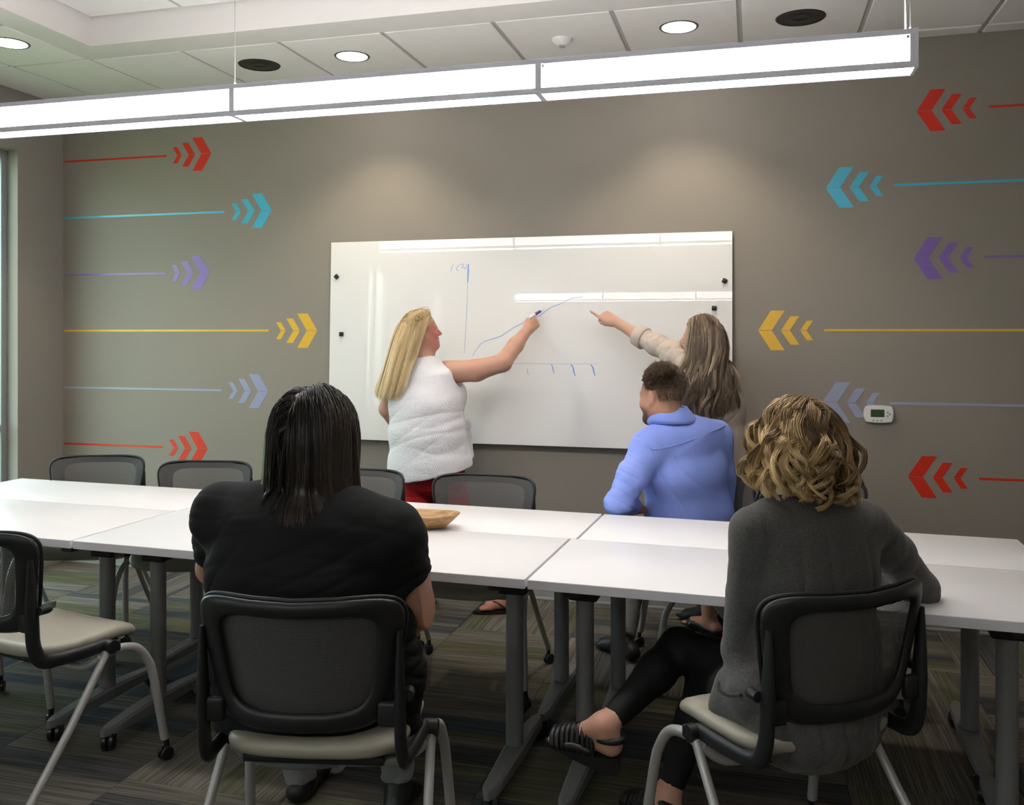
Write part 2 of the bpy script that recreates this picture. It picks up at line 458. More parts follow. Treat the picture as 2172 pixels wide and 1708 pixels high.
# ------------------------------------------------------------------ ceiling fixtures
def downlight(x, y, lit, label):
    t = empty('recessed_downlight', (x, y, ZC), 0, label, 'downlight', 'recessed ceiling downlights')
    r = 0.096 if lit else 0.116
    if lit:
        MB().lathe([(r - 0.010, 0.001), (r - 0.010, -0.003), (r, -0.004), (r + 0.003, 0.0)], seg=40).build('trim_ring', mat('downlight_trim', (0.06, 0.055, 0.05, 1), 0.4), t)
        MB().lathe([(0.0001, -0.0025), (r - 0.011, -0.0025)], seg=40).build('lens', M['down_lens'], t, smooth=0)
        ld = bpy.data.lights.new('downlight_beam', 'SPOT'); ld.energy = SPOT_W; ld.spot_size = math.radians(104); ld.spot_blend = 0.55
        ld.shadow_soft_size = 0.07; ld.color = (1.0, 0.86, 0.66)
        lo = bpy.data.objects.new('downlight_beam', ld); COL.objects.link(lo); lo.parent = t; lo.location = (0, 0, -0.02)
    else:
        MB().lathe([(r + 0.004, 0.0), (r, -0.004), (r - 0.006, -0.003), (r - 0.012, -0.0015)], seg=40).build('trim_ring', M['can'], t)
        MB().lathe([(0.0001, -0.0015), (0.03, -0.0015), (0.034, -0.003), (0.05, -0.003), (0.054, -0.0015), (r - 0.006, -0.0015)], seg=40).build('baffle', M['can'], t)
    return t
downlight(-0.37, 4.61, True, 'lit round downlight in the ceiling above the pointing woman, beside a dark one')
downlight(-2.18, 4.62, True, 'lit round downlight in the ceiling above the blonde woman in white')
downlight(-3.85, 3.93, True, 'lit round downlight cut off by the edge of the picture, left of the coffer')
downlight(-2.77, 4.63, False, 'black unlit ceiling can beside the left hanging wire of the pendant')
downlight(0.22, 4.63, False, 'black unlit ceiling can above the bright end of the pendant')
t = empty('occupancy_sensor', (-0.98, 4.64, ZC), 0, 'white domed occupancy sensor on a ceiling tile', 'sensor')
MB().lathe([(0.0001, -0.036), (0.022, -0.036), (0.030, -0.033), (0.052, -0.012), (0.056, -0.004), (0.056, 0.0)], seg=36).build('housing', M['white_pl'], t)
MB().lathe([(0.0001, -0.046), (0.010, -0.045), (0.017, -0.041), (0.019, -0.036)], seg=24).build('sensor_lens', M['grey_pl'], t)

def pendant(yc, label):
    L1, x1 = 3.61, 0.49
    x0 = x1 - L1
    z0, z1, hd = 2.386, 2.506, 0.052
    t = empty('linear_pendant_light', ((x0 + x1) / 2, yc, z0), 0, label, 'pendant light')
    hx = L1 / 2; H = z1 - z0
    f = MB()
    for s_ in (-1, 1):
        f.box((0, s_ * (hd - 0.004), H - 0.009), (L1, 0.008, 0.018), 0.001, seg=1)      # top rails
        f.box((0, s_ * (hd - 0.004), 0.010), (L1, 0.008, 0.020), 0.001, seg=1)          # bottom rails
    f.build('rail', M['pend_metal'], t)
    for s_ in (-1, 1):
        e = MB(); e.box((s_ * (hx - 0.006), 0, H / 2), (0.012, 2 * hd + 0.002, H + 0.002), 0.001, seg=1)
        for q in (-1, 1): e.box((s_ * (hx - 0.018), q * (hd - 0.0035), H / 2), (0.014, 0.009, H - 0.03), 0.001, seg=1)
        e.build('end_cap', M['pend_metal'], t)
    mod = (L1 - 0.03) / 3
    for k in (1, 2):
        j = MB(); xx = -hx + 0.015 + mod * k
        for q in (-1, 1): j.box((xx, q * (hd - 0.003), H / 2), (0.022, 0.009, H - 0.03), 0.001, seg=1)
        j.box((xx, 0, 0.004), (0.022, 2 * hd - 0.004, 0.010), 0.001, seg=1)
        j.build('joint_cover', M['pend_metal'], t)
    for k in range(3):
        xa = -hx + 0.015 + mod * k + 0.018; xb = xa + mod - 0.036; xm, wx = (xa + xb) / 2, xb - xa
        for q in (-1, 1):
            MB().box((xm, q * (hd - 0.016), H / 2 + 0.001), (wx, 0.004, H - 0.030)).build('lens', M['lens'], t)
            rb = MB()
            for m_ in range(9):
                rb.box((xm, q * (hd - 0.0125), 0.026 + m_ * 0.0098), (wx, 0.0028, 0.0010))
            r_ = rb.build('lens_rib', M['pend_metal'], t, smooth=0); r_['kind'] = 'stuff'
        MB().box((xm, 0, 0.003), (wx, 2 * hd - 0.018, 0.003)).build('lens', M['lens_down'], t)
        MB().box((xm, 0, H - 0.006), (wx, 2 * hd - 0.018, 0.003)).build('lens', M['lens_up'], t)
    for xx in (-hx + 1.19, hx - 0.016):
        c = MB(); c.tube([(xx, 0, H), (xx, 0, ZU - z0)], 0.0013, 6); c.tube([(xx, 0, H), (xx, 0, H + 0.02)], 0.004, 8)
        c.build('suspension_wire', M['grey_pl'], t)
    c = MB(); c.tube([(hx - 0.03, 0, H), (hx - 0.03, 0, ZU - z0)], 0.003, 8); c.build('power_cord', M['white_pl'], t)
    return t
pendant(3.05, 'long white linear pendant light hanging above the table, in front of the wall')
pendant(-1.45, 'second linear pendant light, seen only as a reflection in the whiteboard')

# ------------------------------------------------------------------ wall decals
def decal(tipx, z, sgn, xline, xend, film, label):
    """arrow of three chevrons and a line; sgn = +1 points to +x"""
    t = empty('arrow_decal', (tipx, YB, z), 0, label, 'wall decal', 'arrow decals on the back wall')
    th = 0.0012
    MY = Matrix.Rotation(PI / 2, 4, 'X')
    for tip, hh, back, wd in ((0.0, 0.109, 0.0675, 0.073), (0.1205, 0.078, 0.0496, 0.047), (0.221, 0.054, 0.034, 0.0335)):
        mb = MB()
        for u in (1, -1):
            pl = [(-sgn * tip, u * 0.0012), (-sgn * (tip + back), u * hh), (-sgn * (tip + back + wd), u * hh), (-sgn * (tip + wd), u * 0.0012)]
            if u * sgn > 0: pl = pl[::-1]
            mb.prism(pl, 0, th, MY)
        mb.build('chevron', FILM[film], t, smooth=0)
    a, b_ = sorted((xline - tipx, xend - tipx))
    MB().box(((a + b_) / 2, -th / 2, 0.001), (b_ - a, th, 0.0125)).build('line', FILM[film], t, smooth=0)
ROWS = [2.731, 2.345, 1.955, 1.575, 1.187, 0.804]
NM = ['red', 'blue', 'purple', 'yellow', 'slate', 'red']
WORD = ['red', 'sky blue', 'purple', 'yellow', 'pale slate blue', 'red']
for i, (tx, ls) in enumerate(zip((-3.415, -2.976, -3.425, -2.654, -2.999, -3.443), (-3.752, -3.317, -3.763, -2.996, -3.338, -3.781))):
    extra = {0: 'highest on the window side of the wall', 5: 'lowest, just above the chair backs on the window side'}.get(i, 'pointing towards the board from the window side')
    decal(tx, ROWS[i], 1, ls, XL + 0.01, NM[i], '%s arrow decal, %s' % (WORD[i], extra))
for i, (tx, ls) in enumerate(zip((0.826, 0.374, 0.812, 0.02, 0.357, 0.784), (1.171, 0.717, 1.151, 0.364, 0.694, 1.126))):
    extra = {0: 'highest on the thermostat side of the wall', 4: 'partly covered by the thermostat', 5: 'lowest on the thermostat side, below the thermostat'}.get(i, 'pointing towards the board from the thermostat side')
    decal(tx, ROWS[i], -1, ls, XR - 0.01, NM[i], '%s arrow decal, %s' % (WORD[i], extra))

# ------------------------------------------------------------------ glass whiteboard
bx0, bx1, bz0, bz1 = -2.550, -0.117, 0.905, 2.125
TILT = math.radians(1.8)     # the glass stands off a little further at its foot
t = empty('glass_whiteboard', ((bx0 + bx1) / 2, YB - (bz1 - bz0) * math.sin(TILT), bz0), 0, 'large frameless white glass marker board with a sketched blue graph', 'whiteboard')
t.rotation_euler = (-TILT, 0, 0)
BY = -0.020
sm_ = MB()
for xx in (-1.0, 0, 1.0): sm_.box((xx, 0.012, 0.06), (0.10, 0.036, 0.08))
sm_.build('standoff', M['grey_pl'], t)
MB().box((0, BY + 0.005, (bz1 - bz0) / 2), (bx1 - bx0, 0.008, bz1 - bz0), 0.0012, seg=1).build('glass_panel', M['glassboard'], t, smooth=0)
MB().box((0, BY + 0.0145, (bz1 - bz0) / 2), (bx1 - bx0 - 0.06, 0.011, bz1 - bz0 - 0.06)).build('backing', M['grey_pl'], t, smooth=0)
def stroke(pts, m, r=0.0022, n=6):
    ps = []
    for p in pts:
        q = atY(p[0], p[1], YB + BY)
        ps.append((q[0] - (bx0 + bx1) / 2, BY + 0.0006, q[2] - bz0))
    cv = catmull(ps, n) if len(ps) > 2 else [np.array(ps[0]) + (np.array(ps[1]) - np.array(ps[0])) * k / 4 for k in range(5)]
    nn = len(cv)
    rr = [max(0.0005, r * (0.55 + 0.45 * math.sin(PI * (k + 0.5) / nn))) for k in range(nn)]
    mb = MB().tube(cv, rr, 6)
    mb.v = [(a, BY + 0.0008 + (b_ - BY - 0.0006) * 0.25, c) for (a, b_, c) in mb.v]
    mb.build('marker_stroke', m, t)
stroke([(994, 560), (993.5, 575), (993, 600)], M['ink'], 0.0040)
stroke([(993, 598), (991, 670), (987, 750)], M['ink_faint'], 0.0028)
stroke([(963, 560), (958, 570), (957, 577)], M['ink_pale'], 0.0022)
stroke([(979, 560), (970, 567), (969, 573), (975, 574)], M['ink_pale'], 0.0022)
stroke([(976, 562), (980, 560), (982, 565), (979, 570)], M['ink_pale'], 0.0022)
stroke([(984, 560), (982, 566), (987, 570), (990, 563), (988, 560)], M['ink_pale'], 0.0022)
stroke([(1004, 756), (1013, 741), (1024, 728), (1036, 722), (1050, 718), (1066, 712), (1085, 699), (1105, 688), (1128, 677), (1148, 668), (1168, 653), (1184, 647), (1198, 641), (1214, 633), (1236, 630)], M['ink_pale'], 0.0026)
stroke([(1050, 771), (1110, 771), (1190, 772), (1272, 772)], M['ink_faint'], 0.0016)
stroke([(1065, 781), (1071, 779), (1074.5, 782), (1073, 793)], M['ink_pale'], 0.0022)
stroke([(1120.5, 781), (1121, 788), (1123, 795)], M['ink_pale'], 0.0024)
stroke([(1170, 772), (1174, 778), (1175, 786), (1178, 793)], M['ink'], 0.0026)
stroke([(1212, 773), (1217, 778), (1219, 789), (1222, 798)], M['ink'], 0.0032)
stroke([(1254, 773), (1259, 780), (1261, 789), (1264, 797)], M['ink'], 0.0034)
for (px, py, a, lb) in ((714, 587, 45, 'black square magnet set diagonally at the upper left of the whiteboard'), (726, 709, 4, 'black square magnet left of the blonde woman, lower on the board'),
                       (1537, 596, 28, 'black square magnet near the upper right corner of the whiteboard'), (1515, 654, 5, 'black square magnet just above the head of the pointing woman')):
    q = atY(px, py, YB + BY - 0.01)
    o = empty('magnet', (q[0], YB + BY - 0.001 - (bz1 - q[2]) * math.tan(TILT), q[2]), 0, lb, 'magnet', 'square magnets on the whiteboard')
    R_ = Matrix.Rotation(math.radians(a), 3, 'Y')
    MB().box((0, -0.006, 0), (0.026, 0.012, 0.026), 0.003, rot=R_).build('body', M['black'], o)
    MB().box((0, -0.0125, 0), (0.014, 0.002, 0.014), 0.0008, rot=R_).build('face_emblem', M['grey_pl'] if False else M['rubber'], o)

# ------------------------------------------------------------------ thermostat, outlet
t = empty('thermostat', (0.637, YB, 1.083), 0, 'white wall thermostat with a small green screen', 'thermostat')
def bowed(w_, h_, bx, bz, n=8):
    p = []
    for k in range(n): u = -1 + 2 * k / n; p.append((u * w_ / 2, -h_ / 2 - bz * (1 - u * u)))
    for k in range(n): u = -1 + 2 * k / n; p.append((w_ / 2 + bx * (1 - u * u), u * h_ / 2))
    for k in range(n): u = 1 - 2 * k / n; p.append((u * w_ / 2, h_ / 2 + bz * (1 - u * u)))
    for k in range(n): u = 1 - 2 * k / n; p.append((-w_ / 2 - bx * (1 - u * u), u * h_ / 2))
    return p
MY = Matrix.Rotation(PI / 2, 4, 'X')
def prismY(poly, d0, d1, c, bev=0.0):
    bm = bmesh.new()
    vs = [bm.verts.new((p[0] + c[0], -d1, p[1] + c[1])) for p in poly]
    f = bm.faces.new(vs)
    ex = bmesh.ops.extrude_face_region(bm, geom=[f])
    bmesh.ops.translate(bm, verts=[v for v in ex['geom'] if isinstance(v, bmesh.types.BMVert)], vec=(0, d1 - d0, 0))
    bmesh.ops.recalc_face_normals(bm, faces=bm.faces[:])
    if bev:
        bmesh.ops.bevel(bm, geom=[e for e in bm.edges if e.calc_face_angle(0) > 0.9], offset=bev, segments=2, affect='EDGES')
    mb = MB(); mb.bm(bm); return mb
prismY(bowed(0.128, 0.082, 0.010, 0.005), 0.0, 0.026, (0, 0.047), 0.003).build('housing', M['white_pl'], t)
prismY(rounded(0.068, 0.040, 0.002, 2), 0.024, 0.0268, (-0.006, 0.052)).build('screen', M['lcd'], t)
for k in range(3):
    prismY(rounded(0.010, 0.009, 0.0044, 3), 0.025, 0.029, (-0.027 + 0.0195 * k, 0.014)).build('button', M['grey_pl'], t)
for (u, v) in ((0.043, 0.058), (0.043, 0.038), (0.054, 0.048)):
    prismY(rounded(0.011, 0.010, 0.0048, 3), 0.025, 0.029, (u, v)).build('button', M['grey_pl'], t)
dg = MB()
for (u, v, a, b_) in ((-0.030, 0.064, 0.004, 0.001), (-0.030, 0.058, 0.004, 0.001), (-0.0325, 0.061, 0.001, 0.006), (-0.0275, 0.061, 0.001, 0.006), (0.019, 0.062, 0.005, 0.006), (-0.009, 0.058, 0.005, 0.001), (-0.003, 0.055, 0.003, 0.001)):
    dg.box((u, -0.0269, v), (a, 0.0004, b_))
dg.build('screen_digits', mat('lcd_digits', (0.012, 0.03, 0.014, 1), 0.3), t, smooth=0)
t = empty('wall_outlet', (0.006, YB, 0.50), 0, 'white duplex wall outlet between the chairs', 'outlet')
prismY(rounded(0.072, 0.116, 0.005, 3), 0.0, 0.006, (0, 0.058), 0.0015).build('cover_plate', M['white_pl'], t)
for z in (0.036, 0.080):
    so = prismY(rounded(0.034, 0.028, 0.010, 4), 0.004, 0.008, (0.005, z)).build('socket', M['white_pl'], t)
    sl = MB()
    for u in (-0.007, 0.007): sl.box((0.005 + u, -0.0081, z + 0.004), (0.0024, 0.0006, 0.009))
    sl.box((0.005, -0.0081, z - 0.007), (0.005, 0.0006, 0.005))
    sl.build('slot', M['rubber'], so, smooth=0)

# ------------------------------------------------------------------ tables
TZ, TTH = 0.762, 0.032
TO, TA = np.array([-0.716, 2.819]), math.radians(-2.2)
def tw(u, v):
    return (TO[0] + u * math.cos(TA) - v * math.sin(TA), TO[1] + u * math.sin(TA) + v * math.cos(TA))
def caster(parent, c, r, wdt, brake=False, a=0.0):
    """twin wheel caster hanging under point c (wheel touches z = 0)"""
    mb = MB(); R_ = Matrix.Rotation(a, 3, 'Z')
    W = lambda x, y, z: tuple(np.array(c) * np.array([1, 1, 0]) + np.array(R_ @ Vector((x, y, z))))
    for s_ in (-1, 1):
        pr = [(0.0001, -wdt / 2), (r * 0.55, -wdt / 2), (r * 0.9, -wdt / 2), (r, -wdt / 2 + 0.003), (r, wdt / 2 - 0.003), (r * 0.9, wdt / 2), (r * 0.5, wdt / 2), (0.0001, wdt / 2)]
        MX = R_.to_4x4() @ Matrix.Translation((s_ * (wdt / 2 + 0.004), 0, 0)) @ Matrix.Rotation(PI / 2, 4, 'Y')
        mb.lathe(pr, (c[0], c[1], r), 20, MX)
    mb.tube([W(0, 0.012, r * 1.0), W(0, 0.006, r * 1.75), W(0, 0, max(c[2], r * 2.05))], r * 0.42, 10)
    mb.tube([W(0, -r * 0.2, r * 1.55), W(0, r * 0.55, r * 1.5), W(0, r * 0.95, r * 0.9)], r * 0.36, 8)
    if brake: mb.box(W(0, r * 1.3, r * 1.05), (wdt * 2, r * 0.9, r * 0.22), 0.002, rot=R_)
    return mb.build('caster', M['rubber'], parent)
def table(u0, u1, v0, v1, posts, vpost, label):
    c = tw((u0 + u1) / 2, (v0 + v1) / 2); uc, vc = (u0 + u1) / 2, (v0 + v1) / 2
    t = empty('folding_table', (c[0], c[1], 0), TA, label, 'table', 'white tables pushed together')
    L_, D_ = u1 - u0, v1 - v0
    tp = MB().box((0, 0, TZ - TTH / 2), (L_, D_, TTH), 0.0022, seg=2).build('tabletop', M['white_lam'], t)
    eb = MB()
    for (cx, cy, dx, dy) in ((0, -D_ / 2, L_ - 0.006, 0.0012), (0, D_ / 2, L_ - 0.006, 0.0012), (-L_ / 2, 0, 0.0012, D_ - 0.006), (L_ / 2, 0, 0.0012, D_ - 0.006)):
        eb.box((cx, cy, TZ - TTH / 2), (dx, dy, TTH - 0.005))
    eb.build('edge_band', M['lam_edge'], t, smooth=0)
    bm_ = MB().box((0, vpost - vc, TZ - TTH - 0.028), (posts[1] - posts[0] + 0.04, 0.05, 0.03), 0.003); bm_.build('support_beam', M['black'], t)
    for pu in posts:
        x, y = pu - uc, vpost - vc
        sm = MB().box((x, y, TZ - TTH - 0.010), (0.05, min(0.44, D_ - 0.08), 0.02), 0.003)
        sm.box((x, y, TZ - TTH - 0.05), (0.10, 0.085, 0.07), 0.008); sm.build('flip_bracket', M['black'], t)
        MB().lathe([(0.0001, TZ - TTH - 0.05), (0.031, TZ - TTH - 0.05), (0.031, 0.30), (0.0315, 0.11), (0.0001, 0.11)], (x, y, 0), 24).build('leg', M['table_leg'], t)
        hl = min(0.29, D_ / 2 + 0.05)
        # tapered foot, thick over the post and thin at its rounded ends
        ft = MB(); rows = []
        n = 17
        for i in range(n):
            s_ = -1 + 2 * i / (n - 1)
            yy = y + s_ * (hl + 0.02)
            e = min(1.0, math.sqrt(max(0.0, 1 - max(0.0, (abs(s_) - 0.90) / 0.10) ** 2)))
            hw = (0.024 + 0.012 * (1 - abs(s_)) ** 0.8) * (0.35 + 0.65 * e)
            zt = 0.108 - 0.020 * abs(s_) ** 1.6; zb = 0.060
            rows.append([(x - hw, yy, zb), (x - hw, yy, zt - 0.010), (x - hw * 0.72, yy, zt), (x + hw * 0.72, yy, zt), (x + hw, yy, zt - 0.010), (x + hw, yy, zb), (x - hw, yy, zb)])
        ft.grid(rows)
        ft.add(rows[0][:6], [(0, 1, 2, 3, 4, 5)]); ft.add(rows[-1][:6], [(5, 4, 3, 2, 1, 0)])
        fo = ft.build('foot', M['table_leg'], t)
        for s_ in (-1, 1):
            caster(fo, (x, y + s_ * (hl - 0.015), 0.064), 0.034, 0.018, brake=(s_ < 0), a=(0.5 if s_ < 0 else 2.6))
    return t
table(-1.82, -0.005, 0, 0.608, (-1.62, -0.112), 0.24, 'white table in front of the woman in black, bowl on its seam')
table(0.005, 1.66, 0, 0.608, (0.142, 1.445), 0.24, 'white table under the elbow of the woman in the grey cardigan')
table(-3.22, -1.832, 0, 0.608, (-3.05, -1.87), 0.24, 'white table nearest the window, in front of the empty near chair')
table(-1.80, 0.022, 0.611, 1.11, (-1.66, -0.098), 0.86, 'narrow white table along the far side, behind the wooden bowl')
table(0.033, 1.66, 0.611, 1.11, (0.142, 1.45), 0.86, 'narrow white table along the far side, under the elbow of the man in blue')
table(-3.22, -1.812, 0.611, 1.11, (-3.05, -1.90), 0.86, 'narrow white table on the far side, nearest the window')

# ------------------------------------------------------------------ chairs
def spow(a, n): return math.copysign(abs(a) ** n, a)
def back_pt(s, t, off=0.0):
    """point of the curved backrest; s across, t up, off along its rear normal"""
    hw = 0.196 + 0.066 * t ** 0.8
    y = -0.222 - 0.058 * t + (0.055 + 0.030 * t) * s * s - off
    z = 0.556 + 0.324 * t + 0.014 * s * s * t
    return (s * hw, y, z)
def make_chair():
    root = empty('mesh_back_chair')
    # seat
    N_ = 44; loops = []
    def sc(rx, ry, z, n=0.42):
        L_ = []
        for k in range(N_):
            a = 2 * PI * k / N_
            x = rx * spow(math.cos(a), n); y = ry * spow(math.sin(a), n)
            x *= 1 - 0.08 * max(0, -y / 0.23)
            dz = -0.034 * max(0.0, (y - 0.07) / 0.16) ** 2 + 0.016 * max(0.0, (-y - 0.05) / 0.18) ** 2 + 0.010 * (x / 0.23) ** 2
            L_.append((x, y * 0.90 + 0.038, z + dz + 0.032))
        return L_
    for (f, z) in ((0.05, 0.416), (0.80, 0.416), (0.94, 0.420), (0.99, 0.429), (1.0, 0.440), (0.985, 0.451), (0.94, 0.459), (0.85, 0.463), (0.6, 0.458), (0.3, 0.455), (0.05, 0.454)):
        loops.append(sc(0.236 * f, 0.232 * f, z))
    mb = MB(); V = [p for l in loops for p in l]; n = len(loops)
    Fc = [(i * N_ + k, i * N_ + (k + 1) % N_, (i + 1) * N_ + (k + 1) % N_, (i + 1) * N_ + k) for i in range(n - 1) for k in range(N_)]
    Fc += [tuple(range(N_))[::-1], tuple((n - 1) * N_ + k for k in range(N_))]
    mb.add(V, Fc); seat = mb.build('seat', M['vinyl'], root, smooth=60)
    # seam piping at the front roll and the black pan
    pp = MB(); pp.tube([(x, 0.185 - 0.01 * (x / 0.2) ** 2, 0.4935 - 0.0135 + 0.010 * (x / 0.23) ** 2) for x in np.linspace(-0.215, 0.215, 17)], 0.0016, 6); pp.build('piping', M['vinyl'], seat)
    pn = MB(); pn.box((0, 0.03, 0.440), (0.36, 0.28, 0.026), 0.010); pn.build('seat_pan', M['black'], root)
    # backrest frame: elliptical band swept round a superellipse outline
    NB, NC = 72, 12
    def outline(k, u):
        a = 2 * PI * k / NB
        so, to = spow(math.cos(a), 0.40), spow(math.sin(a), 0.34)
        S_ = 1.0 - 0.235 * u; T_ = 1.0 - 0.275 * u
        return so * S_, 0.5 + 0.5 * to * T_ + (0.018 * u)
    bv = []
    for k in range(NB):
        for c in range(NC):
            a = 2 * PI * c / NC
            u = (1 - math.cos(a)) / 2
            s_, t_ = outline(k, u); bv.append(back_pt(s_, t_, 0.0135 * math.sin(a)))
    bf = [(k * NC + c, k * NC + (c + 1) % NC, ((k + 1) % NB) * NC + (c + 1) % NC, ((k + 1) % NB) * NC + c) for k in range(NB) for c in range(NC)]
    fr = MB().add(bv, bf).build('backrest_frame', M['black'], root, smooth=180)
    # mesh
    nr, nc = 20, 24; vv = []; uvs = []
    for i in range(nr + 1):
        v = -1 + 2 * i / nr; v = max(-0.998, min(0.998, v))
        sm = (1 - abs(v) ** (2 / 0.34)) ** (0.40 / 2)
        for j in range(nc + 1):
            s_ = (-1 + 2 * j / nc) * sm * (1 - 0.030); t_ = 0.5 + 0.5 * v * (1 - 0.035) + 0.002
            vv.append(back_pt(s_, t_, -0.0185)); uvs.append((s_ * 0.5 + 0.5, t_))
    mf = [(i * (nc + 1) + j, i * (nc + 1) + j + 1, (i + 1) * (nc + 1) + j + 1, (i + 1) * (nc + 1) + j) for i in range(nr) for j in range(nc)]
    me = mesh_of('mesh_panel', vv, mf, 180); ul = me.uv_layers.new(name='uv')
    for lp in me.loops: ul.data[lp.index].uv = uvs[lp.vertex_index]
    link('mesh_panel', me, M['mesh'], root)
    rm = []
    for k in range(NB + 1):
        s_, t_ = outline(k % NB, 0.012); rm.append(back_pt(s_, t_, -0.0150))
    MB().tube(rm, 0.0058, 8, cap=False).build('rim', M['black'], fr, smooth=180)
    H = (0.268, 0.055, 0.458)
    for s_ in (-1, 1):
        br = MB(); path = catmull([(s_ * 0.236, -0.206, 0.80), (s_ * 0.236, -0.204, 0.71), (s_ * 0.236, -0.200, 0.60), (s_ * 0.238, -0.192, 0.520), (s_ * 0.243, -0.158, 0.474), (s_ * 0.256, -0.05, 0.463), (s_ * 0.264, 0.05, 0.462)], 5)
        m_ = len(path); rr = [0.010 + 0.013 * min(1, k / 9) if k < 22 else 0.021 for k in range(m_)]
        br.tube(path, rr, 12, flat=None); br.v = [((s_ * 0.240 + (x - s_ * 0.240) * 0.62), y, z) for (x, y, z) in br.v]
        br.box((s_ * 0.215, -0.200, 0.60), (0.06, 0.022, 0.06), 0.008)
        b_ = br.build('back_bracket', M['black'], root, smooth=60)
        kb = MB(); kb.tube([(s_ * 0.256, -0.190, 0.640), (s_ * 0.252, -0.158, 0.638), (s_ * 0.252, -0.146, 0.637)], [0.013, 0.014, 0.009], 12); kb.build('tilt_knob', M['black'], b_, smooth=60)
        hb = MB(); hb.tube([(s_ * 0.250, H[1], H[2]), (s_ * 0.288, H[1], H[2])], 0.022, 16); hb.box((s_ * 0.268, H[1] + 0.01, H[2] - 0.004), (0.034, 0.05, 0.034), 0.006)
        hb.build('hinge_cap', M['black'], b_, smooth=50)
        rl = MB(); rl.tube([(s_ * 0.270, 0.050, 0.450), (s_ * 0.284, -0.10, 0.255), (s_ * 0.297, -0.255, 0.075)], 0.0125, 14); L1 = rl.build('leg', M['silver'], root, smooth=60)
        caster(L1, (s_ * 0.298, -0.262, 0.080), 0.024, 0.012, a=0.6 * s_)
        fl_ = MB(); fl_.tube(catmull([(s_ * 0.262, 0.03, 0.432), (s_ * 0.266, 0.10, 0.438), (s_ * 0.272, 0.165, 0.418), (s_ * 0.278, 0.205, 0.365), (s_ * 0.283, 0.225, 0.30), (s_ * 0.297, 0.262, 0.075)], 6), 0.0145, 14)
        L2 = fl_.build('leg', M['silver'], root, smooth=60)
        caster(L2, (s_ * 0.298, 0.265, 0.080), 0.024, 0.012, a=-0.7 * s_ + 0.5)
    cb = MB(); cb.tube(catmull([(-0.262, 0.03, 0.432), (-0.20, 0.02, 0.392), (-0.1, 0.015, 0.384), (0, 0.015, 0.384), (0.1, 0.015, 0.384), (0.20, 0.02, 0.392), (0.262, 0.03, 0.432)], 5), 0.0145, 12); cb.build('cross_tube', M['silver'], root, smooth=60)
    return root
proto = make_chair()
used = [False]
def place_chair(x, y, rz, label, group):
    o = copy_tree(proto) if used[0] else proto
    used[0] = True
    o.location = (x, y, 0); o.rotation_euler = (0, 0, rz); o.scale = (1, 1, 1)
    return tag(o, label, 'chair', group)
def chair_from_corners(pl, pr, label, group, zt=0.878, sc=1.045):
    """pl, pr: photo points of the left and right top corners of the backrest as seen"""
    a, b_ = atZ(pl[0], pl[1], zt * sc), atZ(pr[0], pr[1], zt * sc)
    d = (b_ - a)[:2]; m_ = (a + b_)[:2] / 2
    rz = math.atan2(d[1], d[0])
    f = np.array([-math.sin(rz), math.cos(rz)])
    c = m_ + f * 0.205 * sc
    o = place_chair(c[0], c[1], rz, label, group); o.scale = (sc, sc, sc)
    return o
GN, GF = 'mesh chairs on the near side of the table', 'mesh chairs on the far side of the table'
chA = chair_from_corners((414, 1256), (864, 1266), 'black mesh chair holding the woman in the black shirt', GN)
chB = chair_from_corners((1634, 1266), (1950, 1222), 'black mesh chair holding the woman in the grey cardigan', GN)
# ------- placed from their right hand corner only
q = atZ(128, 1122, 0.892)
def corner_chair(q, rz, label, group):
    f = np.array([-math.sin(rz), math.cos(rz)]); r = np.array([math.cos(rz), math.sin(rz)])
    c = np.array(q)[:2] - r * 0.258 + f * 0.205
    return place_chair(c[0], c[1], rz, label, group)
q0 = atZ(350, 1612, 0.0)
rzc = math.radians(-11); fc = np.array([-math.sin(rzc), math.cos(rzc)]); rc = np.array([math.cos(rzc), math.sin(rzc)])
cc = q0[:2] - 1.045 * (0.298 * rc + 0.262 * fc)
chC = place_chair(cc[0], cc[1], rzc, 'empty mesh chair with a taupe seat at the near side, nearest the window', GN)
chC.scale = (1.045,) * 3
chD = corner_chair((-2.90, 2.80), math.radians(40), 'mesh chair barely in the frame beyond the empty near chair', GN)
def far_chair(px, Y, rz, label):
    q_ = atY(px, 1000, Y)
    return place_chair(q_[0], Y - 0.21, PI + math.radians(rz), label, GF)
far_chair(238, 4.17, 20, 'empty mesh chair on the far side, nearest the window wall')
far_chair(456, 4.13, 12, 'empty mesh chair on the far side, just left of the dark-haired woman')
far_chair(764, 4.08, 3, 'mesh chair on the far side half hidden by the dark-haired woman')
far_chair(1032, 4.07, 2, 'empty mesh chair on the far side in front of the red trousers')
chM = place_chair(-0.225, 4.24, math.radians(103), 'mesh chair under the man in the blue shirt', GF)
far_chair(1722, 4.38, 4, 'empty mesh chair behind the head of the woman in the grey cardigan')

